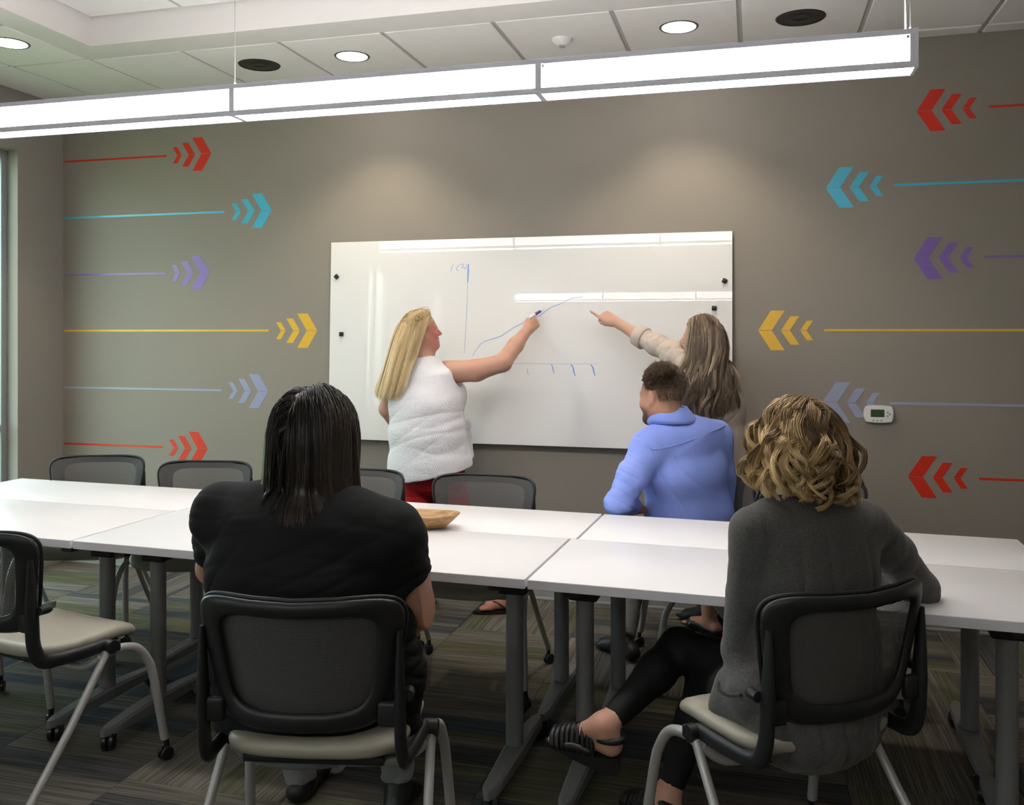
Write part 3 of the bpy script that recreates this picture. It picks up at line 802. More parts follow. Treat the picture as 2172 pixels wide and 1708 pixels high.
# ------------------------------------------------------------------ bowl
q = atZ(905, 1121, TZ)
t = empty('wooden_dough_bowl', (-1.425, 3.455, TZ), math.radians(4), 'long carved wooden dough bowl lying on the white table', 'bowl')
def bowl_ring(a, b_, z, n=48, e=0.80):
    return [(a * spow(math.cos(2 * PI * k / n), e), b_ * spow(math.sin(2 * PI * k / n), e * 1.05), z + 0.006 * (abs(math.cos(2 * PI * k / n)) ** 3) * (z / 0.05)) for k in range(n)]
R_ = [bowl_ring(0.02, 0.01, 0.0), bowl_ring(0.185, 0.045, 0.0), bowl_ring(0.205, 0.058, 0.006), bowl_ring(0.235, 0.078, 0.028), bowl_ring(0.262, 0.094, 0.052), bowl_ring(0.266, 0.096, 0.056),
      bowl_ring(0.262, 0.093, 0.059), bowl_ring(0.252, 0.085, 0.057), bowl_ring(0.222, 0.066, 0.034), bowl_ring(0.185, 0.045, 0.017), bowl_ring(0.02, 0.01, 0.014)]
mb = MB(); n = 48
mb.add([p for r_ in R_ for p in r_], [(i * n + k, i * n + (k + 1) % n, (i + 1) * n + (k + 1) % n, (i + 1) * n + k) for i in range(len(R_) - 1) for k in range(n)] + [tuple(range(n))[::-1], tuple((len(R_) - 1) * n + k for k in range(n))])
mb.build('bowl_body', M['wood'], t, smooth=50)

# ------------------------------------------------------------------ floor boxes
def floor_box(c, rz, label):
    t = empty('floor_box_cover', (c[0], c[1], 0), rz, label, 'floor box', 'power boxes in the floor')
    fm = mat('floor_box_plate', (0.23, 0.22, 0.21, 1), 0.5)
    MB().prism(rounded(0.36, 0.26, 0.02, 4), 0.0, 0.005).build('cover_plate', fm, t)
    for (x, y, a, b_) in ((-0.09, 0.0, 0.13, 0.18), (0.09, 0.045, 0.13, 0.09), (0.09, -0.055, 0.13, 0.07)):
        g_ = MB()
        for (cx, cy, dx, dy) in ((0, b_ / 2, a, 0.004), (0, -b_ / 2, a, 0.004), (-a / 2, 0, 0.004, b_), (a / 2, 0, 0.004, b_)):
            g_.box((x + cx, y + cy, 0.0051), (dx, dy, 0.0006))
        g_.build('lid_gap', M['rubber'], t, smooth=0)
    g_ = MB()
    for k in range(3): g_.box((0.07 + 0.02 * k, 0.045, 0.0053), (0.012, 0.05, 0.0006))
    g_.build('cable_slot', M['rubber'], t, smooth=0)
floor_box((-1.60, 3.02), math.radians(2), 'grey power box cover set in the carpet beneath the seated woman in black')
floor_box((0.14, 2.86), math.radians(2), 'grey power box cover in the carpet beneath the woman in the grey cardigan')

# ------------------------------------------------------------------ people: signed-distance bodies
import openvdb
RS = 1.0            # build of the figure being modelled
def nrm(v): v = np.array(v, float); return v / (np.linalg.norm(v) + 1e-12)
class Vox:
    """distance field on a grid; shapes are blended in, then meshed as one surface"""
    def __init__(s, lo, hi, h):
        s.lo = np.array(lo, float); s.h = h
        s.n = np.ceil((np.array(hi) - s.lo) / h).astype(int) + 1
        s.D = np.full(tuple(s.n), 0.2, np.float32)
    def win(s, lo, hi, pad):
        a = np.clip(np.floor((np.array(lo) - pad - s.lo) / s.h).astype(int), 0, s.n - 1)
        b = np.clip(np.ceil((np.array(hi) + pad - s.lo) / s.h).astype(int) + 1, 1, s.n)
        if np.any(b <= a): return None
        ax = [(s.lo[i] + s.h * np.arange(a[i], b[i])).astype(np.float32) for i in range(3)]
        return (slice(a[0], b[0]), slice(a[1], b[1]), slice(a[2], b[2])), ax[0][:, None, None], ax[1][None, :, None], ax[2][None, None, :]
    def put(s, sl, d, k, mode):
        A = s.D[sl]
        if mode == 'add':
            m = np.minimum(A, d)
            if k > 0: hh = np.maximum(k - np.abs(A - d), 0) / k; m = m - hh * hh * k * 0.25
        elif mode == 'sub':
            d = -d; m = np.maximum(A, d)
            if k > 0: hh = np.maximum(k - np.abs(A - d), 0) / k; m = m + hh * hh * k * 0.25
        elif mode == 'and':
            m = np.maximum(A, d)
        s.D[sl] = m
    def cone(s, a, b, r1, r2, k=0.02, mode='add'):
        r1, r2 = r1 * RS, r2 * RS
        a, b = np.array(a, float), np.array(b, float); rm = max(r1, r2)
        w_ = s.win(np.minimum(a, b) - rm, np.maximum(a, b) + rm, k + 4 * s.h)
        if w_ is None: return s
        sl, X, Y, Z = w_; ab = b - a; L2 = ab @ ab + 1e-12
        t = np.clip(((X - a[0]) * ab[0] + (Y - a[1]) * ab[1] + (Z - a[2]) * ab[2]) / L2, 0, 1)
        d = np.sqrt((X - a[0] - t * ab[0]) ** 2 + (Y - a[1] - t * ab[1]) ** 2 + (Z - a[2] - t * ab[2]) ** 2) - (r1 + (r2 - r1) * t)
        s.put(sl, d, k, mode); return s
    def chain(s, pts, rs, k=0.02):
        for i in range(len(pts) - 1): s.cone(pts[i], pts[i + 1], rs[i], rs[i + 1], k)
        return s
    def ball(s, c, r, k=0.02, mode='add'): return s.cone(c, c, r, r, k, mode)
    def ell(s, c, R_, rad, k=0.02, mode='add'):
        """R_ rows are the axes"""
        c = np.array(c, float); rad = np.array(rad, float) * RS; R_ = np.array(R_, float); rm = rad.max()
        w_ = s.win(c - rm, c + rm, k + 4 * s.h)
        if w_ is None: return s
        sl, X, Y, Z = w_; X = X - c[0]; Y = Y - c[1]; Z = Z - c[2]
        q = [R_[i, 0] * X + R_[i, 1] * Y + R_[i, 2] * Z for i in range(3)]
        k0 = np.sqrt(sum((q[i] / rad[i]) ** 2 for i in range(3))); k1 = np.sqrt(sum((q[i] / rad[i] ** 2) ** 2 for i in range(3))) + 1e-9
        s.put(sl, k0 * (k0 - 1) / k1, k, mode); return s
    def torso(s, st, rgt, fwd, k=0.03, off=0.0):
        """st: list of (centre, half width, half depth) along the spine"""
        rgt = nrm(rgt); fwd = nrm(fwd)
        for i in range(len(st) - 1):
            (a, w0, d0), (b, w1, d1) = st[i], st[i + 1]; w0, d0, w1, d1 = w0 * RS, d0 * RS, w1 * RS, d1 * RS
            a, b = np.array(a, float), np.array(b, float); rm = max(w0, w1, d0, d1) + off
            w_ = s.win(np.minimum(a, b) - rm, np.maximum(a, b) + rm, k + 4 * s.h)
            if w_ is None: continue
            sl, X, Y, Z = w_; ab = b - a; L2 = ab @ ab + 1e-12
            t = np.clip(((X - a[0]) * ab[0] + (Y - a[1]) * ab[1] + (Z - a[2]) * ab[2]) / L2, 0, 1)
            tt = t * t * (3 - 2 * t) * 0.4 + t * 0.6
            px, py, pz = X - a[0] - t * ab[0], Y - a[1] - t * ab[1], Z - a[2] - t * ab[2]
            x = px * rgt[0] + py * rgt[1] + pz * rgt[2]; y = px * fwd[0] + py * fwd[1] + pz * fwd[2]
            up = np.cross(rgt, fwd); z = px * up[0] + py * up[1] + pz * up[2]
            W_ = w0 + (w1 - w0) * tt + off; Dp = d0 + (d1 - d0) * tt + off; C_ = np.minimum(W_, Dp) * 0.75
            k0 = np.sqrt((np.abs(x) / W_) ** 2.3 + (np.abs(y) / Dp) ** 2.3 + (np.abs(z) / C_) ** 2.3 + 1e-9) ** (2 / 2.3)
            k1 = np.sqrt((x / W_ ** 2) ** 2 + (y / Dp ** 2) ** 2 + (z / C_ ** 2) ** 2) + 1e-6
            s.put(sl, (k0 * (k0 - 1) / k1).astype(np.float32), k, 'add')
        return s
    def hit(s, px, py, d0, d1):
        """first point of the surface met by the sight line"""
        for d in np.arange(d0, d1, s.h * 0.5):
            p = atD(px, py, d); i = np.round((p - s.lo) / s.h).astype(int)
            if np.all(i >= 0) and np.all(i < s.n) and s.D[tuple(i)] < 0: return p
        return atD(px, py, d1)
    def like(s):
        o = Vox.__new__(Vox); o.lo, o.h, o.n = s.lo, s.h, s.n; o.D = np.full(tuple(s.n), 0.2, np.float32); return o
    def merge(s, o, k=0.02):
        s.put((slice(None),) * 3, o.D, k, 'add'); return s
    def plane(s, c, n):
        """keep the side n points away from"""
        n = nrm(n); w_ = s.win(s.lo, s.lo + s.h * s.n, 0); sl, X, Y, Z = w_
        s.put(sl, ((X - c[0]) * n[0] + (Y - c[1]) * n[1] + (Z - c[2]) * n[2]).astype(np.float32), 0, 'and'); return s
    def plane_near(s, c, n, rad):
        """cut with a plane, only within rad of c"""
        c = np.array(c, float); n = nrm(n); w_ = s.win(c - rad, c + rad, 0)
        if w_ is None: return s
        sl, X, Y, Z = w_
        d = (X - c[0]) * n[0] + (Y - c[1]) * n[1] + (Z - c[2]) * n[2]
        r = np.sqrt((X - c[0]) ** 2 + (Y - c[1]) ** 2 + (Z - c[2]) ** 2)
        s.put(sl, np.minimum(d, rad * 0.9 - r).astype(np.float32), 0, 'and'); return s
    def mesh(s, name, m, parent, smooth=2, fold=None, paint=None, keep=True):
        g = openvdb.FloatGrid(0.2); g.copyFromArray(s.D)
        v, f = g.convertToQuads(0.0)
        v = np.asarray(v, float) * s.h + s.lo; f = np.asarray(f, int)[:, ::-1]
        for it in range(smooth):
            acc = np.zeros_like(v); cnt = np.zeros(len(v))
            for a in range(4):
                b = (a + 1) % 4
                np.add.at(acc, f[:, a], v[f[:, b]]); np.add.at(cnt, f[:, a], 1)
                np.add.at(acc, f[:, b], v[f[:, a]]); np.add.at(cnt, f[:, b], 1)
            v = v * 0.4 + 0.6 * acc / np.maximum(cnt, 1)[:, None]
        if fold is not None:
            e1 = v[f[:, 1]] - v[f[:, 0]]; e2 = v[f[:, 3]] - v[f[:, 0]]; fn = np.cross(e1, e2)
            vn = np.zeros_like(v)
            for a in range(4): np.add.at(vn, f[:, a], fn)
            vn /= np.linalg.norm(vn, axis=1)[:, None] + 1e-12
            v = v + vn * fold(v)[:, None]
        me = bpy.data.meshes.new(name)
        me.vertices.add(len(v)); me.vertices.foreach_set('co', v.astype(np.float32).ravel())
        me.loops.add(f.size); me.loops.foreach_set('vertex_index', f.astype(np.int32).ravel())
        me.polygons.add(len(f)); me.polygons.foreach_set('loop_start', np.arange(0, f.size, 4, dtype=np.int32))
        me.update(calc_edges=True); me.validate(); me.shade_smooth()
        if paint is not None:
            for nm, fn_ in paint.items():
                at = me.attributes.new(nm, 'FLOAT', 'POINT'); at.data.foreach_set('value', fn_(v).astype(np.float32))
        o = link(name, me, m, parent)
        if parent is not None: o.matrix_parent_inverse = Matrix.Translation(-Vector(parent.location))
        return o

def folds(seed, amp, dirs, freq, warp=0.5):
    r = np.random.default_rng(seed)
    ph = r.uniform(0, 6.28, (8, 3))
    def fn(v):
        o = np.zeros(len(v))
        for i in range(6):
            d = nrm(np.array(dirs[i % len(dirs)]) + r.normal(0, 0.15, 3))
            w_ = warp * np.sin(v @ r.normal(0, 7, 3) + ph[i, 1]) + 0.4 * warp * np.sin(v @ r.normal(0, 15, 3) + ph[i, 2])
            q = np.sin(v @ d * freq * (0.7 + 0.25 * i) + ph[i, 0] + 2.5 * w_)
            mask = 0.5 + 0.5 * np.sin(v @ r.normal(0, 5, 3) + ph[i, 2])
            o += (1 - np.abs(q)) ** 2.2 * mask * amp / 2.2
        return o
    return fn

def skin_mat(name, base, flush, k):
    m = mat(name, base, 0.48, spec=0.35, sub=0.12, bump=(260, 0.06, 0.001))
    nt = m.node_tree; b = nt.nodes['Principled BSDF']
    a = nt.nodes.new('ShaderNodeAttribute'); a.attribute_name = 'flush'
    n = nt.nodes.new('ShaderNodeTexNoise'); n.inputs['Scale'].default_value = 30; tc = nt.nodes.new('ShaderNodeTexCoord'); nt.links.new(tc.outputs['Object'], n.inputs['Vector'])
    ml = nt.nodes.new('ShaderNodeMath'); ml.operation = 'MULTIPLY'; nt.links.new(a.outputs['Fac'], ml.inputs[0])
    ad = nt.nodes.new('ShaderNodeMath'); ad.operation = 'ADD'; nt.links.new(n.outputs['Fac'], ad.inputs[0]); ad.inputs[1].default_value = 0.45
    nt.links.new(ad.outputs[0], ml.inputs[1])
    mx = nt.nodes.new('ShaderNodeMix'); mx.data_type = 'RGBA'; mx.inputs[6].default_value = base; mx.inputs[7].default_value = flush
    nt.links.new(ml.outputs[0], mx.inputs[0])
    lp = nt.nodes.new('ShaderNodeAttribute'); lp.attribute_name = 'lip'
    mx2 = nt.nodes.new('ShaderNodeMix'); mx2.data_type = 'RGBA'; mx2.inputs[7].default_value = (0.36, 0.09, 0.075, 1)
    nt.links.new(lp.outputs['Fac'], mx2.inputs[0]); nt.links.new(mx.outputs[2], mx2.inputs[6])
    br = nt.nodes.new('ShaderNodeAttribute'); br.attribute_name = 'beard'
    mx3 = nt.nodes.new('ShaderNodeMix'); mx3.data_type = 'RGBA'; mx3.inputs[7].default_value = (0.075, 0.042, 0.025, 1)
    nt.links.new(br.outputs['Fac'], mx3.inputs[0]); nt.links.new(mx2.outputs[2], mx3.inputs[6])
    nt.links.new(mx3.outputs[2], b.inputs['Base Color'])
    return m
SKIN_A = skin_mat('skin_warm', (0.47, 0.245, 0.165, 1), (0.46, 0.17, 0.12, 1), 1)
SKIN_D = skin_mat('skin_flushed', (0.52, 0.285, 0.205, 1), (0.47, 0.125, 0.095, 1), 1)
SKIN_E = skin_mat('skin_light', (0.53, 0.31, 0.225, 1), (0.53, 0.23, 0.17, 1), 1)
M['eye'] = mat('eye_white', (0.75, 0.72, 0.70, 1), 0.15)
M['iris'] = mat('eye_iris', (0.03, 0.04, 0.05, 1), 0.1)

def basis(f, u):
    f = nrm(f); u = np.array(u, float); u = nrm(u - f * (u @ f)); r = np.cross(f, u); return np.array([r, f, u])
class Head:
    def __init__(s, c, f, u, size=0.225, wide=1.0):
        s.c = np.array(c, float); s.B = basis(f, u); s.k = size * RS / 0.25; s.w = wide
    def p(s, x, y, z): return s.c + s.k * (x * s.w * s.B[0] + y * s.B[1] + z * s.B[2])
    def add(s, vx, neck, nr=0.056, smile=0.0, jaw=1.0):
        k, p = s.k / RS, s.p
        vx.ell(p(0, -0.012, 0.045), s.B, np.array((0.076 * s.w, 0.097, 0.087)) * k, 0.01)
        vx.ell(p(0, 0.030, -0.010), s.B, np.array((0.064 * s.w, 0.067, 0.092)) * k, 0.03 * k)
        vx.cone(p(0, 0.020, -0.060), p(0, 0.072, -0.098), 0.052 * k * jaw, 0.021 * k * jaw, 0.03 * k)
        for q in (-1, 1):
            vx.cone(p(q * 0.052, 0.0, -0.045), p(q * 0.018, 0.075, -0.095), 0.020 * k * jaw, 0.018 * k * jaw, 0.03 * k)
            vx.ball(p(q * 0.036, 0.066 + 0.004 * smile, -0.030), 0.026 * k, 0.02 * k)
            vx.ball(p(q * 0.033, 0.106, 0.003), 0.015 * k, 0.012 * k, 'sub')
            vx.ell(p(q * 0.032, 0.084, 0.002), s.B, np.array((0.014, 0.012, 0.011)) * k, 0.004)
            vx.cone(p(q * 0.012, 0.092, 0.022), p(q * 0.046, 0.078, 0.020), 0.010 * k, 0.008 * k, 0.012 * k)
            vx.ball(p(q * 0.012, 0.103, -0.033), 0.0085 * k, 0.006 * k)
            # ear: rim, hollow and lobe
            eb = basis(s.B[1] * 0.96 + s.B[0] * q * 0.30, s.B[2])
            vx.ell(p(q * 0.078, -0.010, 0.000), eb, np.array((0.0085, 0.019, 0.032)) * k, 0.006 * k)
            vx.ell(p(q * 0.089, -0.004, 0.004), eb, np.array((0.006, 0.010, 0.018)) * k, 0.005 * k, 'sub')
            vx.ball(p(q * 0.075, 0.002, -0.031), 0.0085 * k, 0.006 * k)
        vx.cone(p(0, 0.093, 0.016), p(0, 0.119, -0.025), 0.0085 * k, 0.0125 * k, 0.014 * k)
        vx.cone(p(-0.020, 0.094 , -0.058 + 0.006 * smile), p(0, 0.102, -0.057), 0.0055 * k, 0.0075 * k, 0.006 * k); vx.cone(p(0.020, 0.094, -0.058 + 0.006 * smile), p(0, 0.102, -0.057), 0.0055 * k, 0.0075 * k, 0.006 * k)
        vx.cone(p(-0.018, 0.091, -0.070 + 0.005 * smile), p(0, 0.099, -0.073 - 0.004 * smile), 0.005 * k, 0.008 * k, 0.006 * k); vx.cone(p(0.018, 0.091, -0.070 + 0.005 * smile), p(0, 0.099, -0.073 - 0.004 * smile), 0.005 * k, 0.008 * k, 0.006 * k)
        vx.cone(p(0, -0.028, -0.045), neck, nr * 0.96, nr * 1.08, 0.03)
    def paint(s, beard=False, flush=1.0):
        def loc(v): d = (v - s.c) / s.k; return d @ s.B[0] / s.w, d @ s.B[1], d @ s.B[2]
        def fl(v):
            x, y, z = loc(v); return flush * np.exp(-((x / 0.09) ** 2 + ((y - 0.05) / 0.09) ** 2 + ((z + 0.02) / 0.11) ** 2) ** 1.5)
        def lip(v):
            x, y, z = loc(v); return 0.85 * np.exp(-((x / 0.022) ** 4 + ((y - 0.100) / 0.014) ** 4 + ((z + 0.0645) / 0.0115) ** 4))
        def bd(v):
            x, y, z = loc(v)
            if not beard: return np.zeros(len(v))
            lo_ = 1 / (1 + np.exp((z + 0.040 - 0.25 * (0.05 - y) * 0) / 0.006)); hi_ = 1 / (1 + np.exp(-(z + 0.135) / 0.006)); fr_ = 1 / (1 + np.exp(-(y - 0.014 + 0.25 * (z + 0.05)) / 0.008))
            sc_ = np.clip((z + 0.075 * np.clip((-y - 0.005) / 0.06, 0, 1)) / 0.05, 0, 1) * np.clip((0.075 + 0.30 * np.clip(z - 0.05, 0, 0.1) - y) / 0.012, 0, 1) * (0.62 + 0.38 * np.clip((z - 0.03) / 0.06, 0, 1)) * (1 - np.exp(-(((np.abs(x) - 0.083) / 0.008) ** 2 + ((y + 0.008) / 0.02) ** 2 + (z / 0.034) ** 2)))
            return np.maximum(0.9 * lo_ * hi_ * fr_ * (1 - lip(v)), 0.85 * sc_)
        return {'flush': fl, 'lip': lip, 'beard': bd}
    def eyes(s, parent):
        for q in (-1, 1):
            mb = MB(); c = s.p(q * 0.032, 0.0855, 0.002); r = 0.0115 * s.k
            mb.lathe([(r * math.sin(a), -r * math.cos(a)) for a in np.linspace(0.01, PI - 0.01, 10)], c, 14)
            e = mb.build('eye', M['eye'], parent, smooth=180); e.matrix_parent_inverse = Matrix.Translation(-Vector(parent.location))
            ir = MB(); Mx = Vector(s.B[1]).to_track_quat('Z', 'Y').to_matrix().to_4x4()
            ir.lathe([(0.0001, r * 1.03), (r * 0.30, r * 0.99), (r * 0.52, r * 0.88)], c, 14, Mx)
            ir.build('iris', M['iris'], e, smooth=180)
def limbs(vx, pts, rs, k=0.02):
    vx.chain(pts, rs, k)
def hand(vx, wrist, d, n, l, curls, thumb, size=1.0, spread=0.10):
    """d wrist to knuckles, n palm side, l thumb side; curls per finger (3 joint angles in degrees); thumb = list of points (along d, l, n)"""
    size = size * RS
    d = nrm(d); l = nrm(np.array(l) - d * (np.array(l) @ d)); n_ = nrm(np.cross(d, l)); n = n_ if n_ @ np.array(n) > 0 else -n_
    S_ = size; W = np.array(wrist, float)
    P_ = lambda a, b, c: W + S_ * (a * d + b * l + c * n)
    off = (0.029, 0.010, -0.010, -0.028); ln = (0.072, 0.080, 0.074, 0.058); base = (0.088, 0.092, 0.088, 0.080)
    vx.cone(P_(-0.03, 0, 0), P_(0.01, 0, 0), 0.0235 * S_ / RS, 0.0235 * S_ / RS, 0.02)
    for i in range(4):
        vx.cone(P_(0.008, off[i] * 0.55, 0), P_(base[i], off[i], 0), 0.0165 * S_ / RS, 0.0115 * S_ / RS, 0.012)
    vx.cone(P_(0.02, 0.022, 0.010), P_(0.055, 0.032, 0.012), 0.017 * S_ / RS, 0.014 * S_ / RS, 0.014)
    vx.cone(P_(0.02, -0.018, 0.008), P_(0.06, -0.022, 0.008), 0.015 * S_ / RS, 0.011 * S_ / RS, 0.014)
    for i in range(4):
        p = P_(base[i], off[i], 0); a = 0.0; sp = spread * (1.5 - i)
        fr = (0.46, 0.30, 0.24); rr = (0.0098, 0.0088, 0.0078, 0.0064)
        if i == 3: rr = tuple(x * 0.88 for x in rr)
        for j in range(3):
            a += math.radians(curls[i][j])
            dr = nrm(d * math.cos(a) + n * math.sin(a) + l * sp * 0.25 * math.cos(a))
            q = p + dr * ln[i] * fr[j] * S_
            vx.cone(p, q, rr[j] * S_ / RS, rr[j + 1] * S_ / RS, 0.004); p = q
    tp = [P_(*q) for q in thumb]; tr = (0.0140, 0.0118, 0.0098, 0.0080)
    for j in range(len(tp) - 1): vx.cone(tp[j], tp[j + 1], tr[j] * S_ / RS, tr[j + 1] * S_ / RS, 0.006)
    return P_
RELAX = ((25, 35, 20), (30, 40, 22), (34, 42, 25), (38, 42, 25))
RTHUMB = ((0.012, 0.020, 0.008), (0.040, 0.042, 0.018), (0.070, 0.050, 0.026), (0.092, 0.046, 0.030))
def person(c, label):
    return empty('person', c, 0, label, 'person', None)
def place_in(o, parent):
    o.matrix_parent_inverse = Matrix.Translation(-Vector(parent.location)); return o

# ------------------------------------------------------------------ hair
def hair_mat(name, dark, mid, light, rough=0.36):
    m = bpy.data.materials.new(name); m.use_nodes = True; nt = m.node_tree; b = nt.nodes['Principled BSDF']
    b.inputs['Roughness'].default_value = rough; b.inputs['Specular IOR Level'].default_value = 0.45; b.inputs['Anisotropic'].default_value = 0.5
    a = nt.nodes.new('ShaderNodeAttribute'); a.attribute_name = 'tone'
    rp = nt.nodes.new('ShaderNodeValToRGB'); e = rp.color_ramp.elements
    e[0].color = dark; e[1].color = light; q = e.new(0.5); q.color = mid
    nt.links.new(a.outputs['Fac'], rp.inputs[0]); nt.links.new(rp.outputs[0], b.inputs['Base Color'])
    return m
def strands_mesh(name, Pth, rad, tone, m, parent, taper=0.35):
    """Pth (n, s, 3) strand points -> three-sided tubes"""
    n, s_, _ = Pth.shape
    T = np.gradient(Pth, axis=1); T /= np.linalg.norm(T, axis=2, keepdims=True) + 1e-9
    ref = np.array([0.31, 0.52, 0.79]); U = np.cross(T, ref); U /= np.linalg.norm(U, axis=2, keepdims=True) + 1e-9; Vv = np.cross(T, U)
    prof = np.ones(s_); tt = np.linspace(0, 1, s_); prof = np.where(tt > 0.6, 1 - (1 - taper) * (tt - 0.6) / 0.4, 1.0)
    R_ = rad[:, None] * prof[None, :]
    ring_ = [Pth + R_[..., None] * (math.cos(a) * U + math.sin(a) * Vv) for a in (0.3, 0.3 + 2 * PI / 3, 0.3 + 4 * PI / 3)]
    V = np.stack(ring_, axis=2).reshape(-1, 3)
    idx = np.arange(n * s_ * 3).reshape(n, s_, 3); Q = []
    for k in range(3):
        k2 = (k + 1) % 3
        Q.append(np.stack([idx[:, :-1, k], idx[:, :-1, k2], idx[:, 1:, k2], idx[:, 1:, k]], axis=-1).reshape(-1, 4))
    Q = np.concatenate(Q)
    me = bpy.data.meshes.new(name)
    me.vertices.add(len(V)); me.vertices.foreach_set('co', V.astype(np.float32).ravel())
    me.loops.add(Q.size); me.loops.foreach_set('vertex_index', Q.astype(np.int32).ravel())
    me.polygons.add(len(Q)); me.polygons.foreach_set('loop_start', np.arange(0, Q.size, 4, dtype=np.int32))
    me.update(calc_edges=True); me.shade_smooth()
    at = me.attributes.new('tone', 'FLOAT', 'POINT')
    at.data.foreach_set('value', np.repeat(tone[..., None], 3, axis=2).astype(np.float32).ravel())
    return place_in(link(name, me, m, parent), parent)
def ell_push(P, c, B, rad, margin):
    """push points out of an ellipsoid grown by margin"""
    q = (P - c) @ B.T; r = rad + margin[:, None]
    k0 = np.linalg.norm(q / r, axis=1)
    ins = k0 < 1
    q[ins] = q[ins] / np.maximum(k0[ins], 1e-3)[:, None]
    return np.where(ins[:, None], q @ B + c, P)
def cap_push(P, a, b, r, margin):
    ab = b - a; t = np.clip(((P - a) @ ab) / (ab @ ab + 1e-9), 0, 1); pr = a + t[:, None] * ab
    d = P - pr; L_ = np.linalg.norm(d, axis=1) + 1e-9; rr = r + margin
    return np.where((L_ < rr)[:, None], pr + d / L_[:, None] * rr[:, None], P)
def grow_hair(hd, n, length, seed, allow, comb, cols, grav=0.34, stiff=0.72, ns=26, layer=(0.004, 0.022), lenf=None, clump=0.5, nlock=90, curl=None, blow=None, rad=0.0011):
    r = np.random.default_rng(seed); B, k = hd.B, hd.k
    D_ = []
    while len(D_) < n:
        v = nrm(r.normal(0, 1, 3))
        if allow(v): D_.append(v)
    D_ = np.array(D_); axes = np.array((0.078 * hd.w, 0.099, 0.089)) * k; c0 = hd.p(0, -0.012, 0.045)
    lay = r.uniform(layer[0], layer[1], n)
    loc = D_ * (axes + 0.001); P = c0 + loc @ B
    N_ = (D_ / axes); N_ /= np.linalg.norm(N_, axis=1)[:, None]; N_ = N_ @ B
    dr = comb(D_) @ B; dr /= np.linalg.norm(dr, axis=1)[:, None] + 1e-9
    dr = dr * 0.85 + N_ * 0.30
    L_ = length * (1 + r.normal(0, 0.035, n))
    if lenf is not None: L_ = L_ * lenf(D_)
    ds = L_ / (ns - 1); pts = [P.copy()]; G = np.array([0, 0, -1.0])
    for i in range(1, ns):
        g_ = grav * min(1.0, 0.25 + i / 6)
        dr = dr * stiff + G * g_ + (blow(pts[-1], D_, i / ns) if blow is not None else 0) + r.normal(0, 0.012, (n, 3))
        dr /= np.linalg.norm(dr, axis=1)[:, None] + 1e-9
        Pn = pts[-1] + dr * ds[:, None]
        mg = lay * min(1.0, 0.30 + i / 5)
        Pn = ell_push(Pn, c0, B, axes, mg)
        for (kind, *a) in cols:
            Pn = ell_push(Pn, *a, mg * 0.6) if kind == 'e' else cap_push(Pn, *a, mg * 0.6)
        dr = Pn - pts[-1]; dr /= np.linalg.norm(dr, axis=1)[:, None] + 1e-9
        pts.append(Pn)
    Pth = np.stack(pts, axis=1); tt = np.linspace(0, 1, ns)
    lock = np.argmin(((D_[:, None, :] - D_[None, :nlock, :]) ** 2).sum(2), axis=1)
    cw = (clump * np.clip(tt * 1.6, 0, 1))[None, :, None]
    jit = r.normal(0, 0.0035, (n, 1, 3)) * (0.4 + 0.6 * tt)[None, :, None]
    Pth = Pth * (1 - cw) + (Pth[lock] + jit) * cw
    if curl is not None:
        amp, turns, start = curl
        Tn = np.gradient(Pth, axis=1); Tn /= np.linalg.norm(Tn, axis=2, keepdims=True) + 1e-9
        out = Pth - c0; out /= np.linalg.norm(out, axis=2, keepdims=True) + 1e-9
        sd = np.cross(Tn, out); sd /= np.linalg.norm(sd, axis=2, keepdims=True) + 1e-9; ot = np.cross(sd, Tn)
        ph = r.uniform(0, 6.28, nlock)[lock]; tr = turns * (1 + r.normal(0, 0.18, nlock))[lock]; hand_ = np.where(r.random(nlock) < 0.5, 1, -1)[lock]
        am = amp * (1 + r.normal(0, 0.25, nlock))[lock]
        ramp = np.clip((tt - start) / (0.45), 0, 1) ** 1.2
        ang = ph[:, None] + hand_[:, None] * 2 * PI * tr[:, None] * tt[None, :]
        Pth = Pth + (am[:, None] * ramp[None, :])[..., None] * (np.cos(ang)[..., None] * sd * 1.0 + (np.sin(ang)[..., None] + 0.7) * ot * 0.9)
    hd.lay = lay
    return Pth, D_, lock, tt, r
def hair_volume(name, Pth, D_, m, parent, r0, r1, h, tone, every=14, head=None, grow=0.004, thin=0.011):
    """solid under-layer that follows the strands"""
    order = np.argsort(head.lay)[:len(head.lay) * 2 // 5]
    sel = Pth[np.sort(order)][::max(1, every * 2 // 5)]; lo = sel.reshape(-1, 3).min(0) - 0.05; hi = sel.reshape(-1, 3).max(0) + 0.05
    vx = Vox(lo, hi, h)
    vx.ell(head.p(0, -0.012, 0.045), head.B, np.array((0.079 * head.w, 0.100, 0.090)) * head.k / RS, 0)
    vx.plane_near(head.p(0, 0.11, -0.02), head.B[1] * 0.9 - head.B[2] * 0.45, 0.13)
    for s_ in sel:
        q = s_[:-2:3]
        for i in range(len(q) - 1):
            f0, f1 = i / (len(q) - 1), (i + 1) / (len(q) - 1)
            vx.cone(q[i], q[i + 1], r0 + (r1 - r0) * f0, r0 + (r1 - r0) * f1, 0.008)
    vx.D += thin       # shrink so that the strands stay outside
    cp = vx.like(); cp.ell(head.p(0, -0.012, 0.045), head.B, np.array((0.0785 * head.w, 0.0995, 0.0895)) * head.k / RS, 0)
    cp.plane(head.p(0, 0.070, 0.03), head.B[1] * 0.86 - head.B[2] * 0.5); cp.plane(head.p(0, 0, -0.02), -head.B[2]); vx.merge(cp, 0.004)
    o = vx.mesh(name, m, parent, 2, paint={'tone': lambda v: np.full(len(v), tone)})
    return o

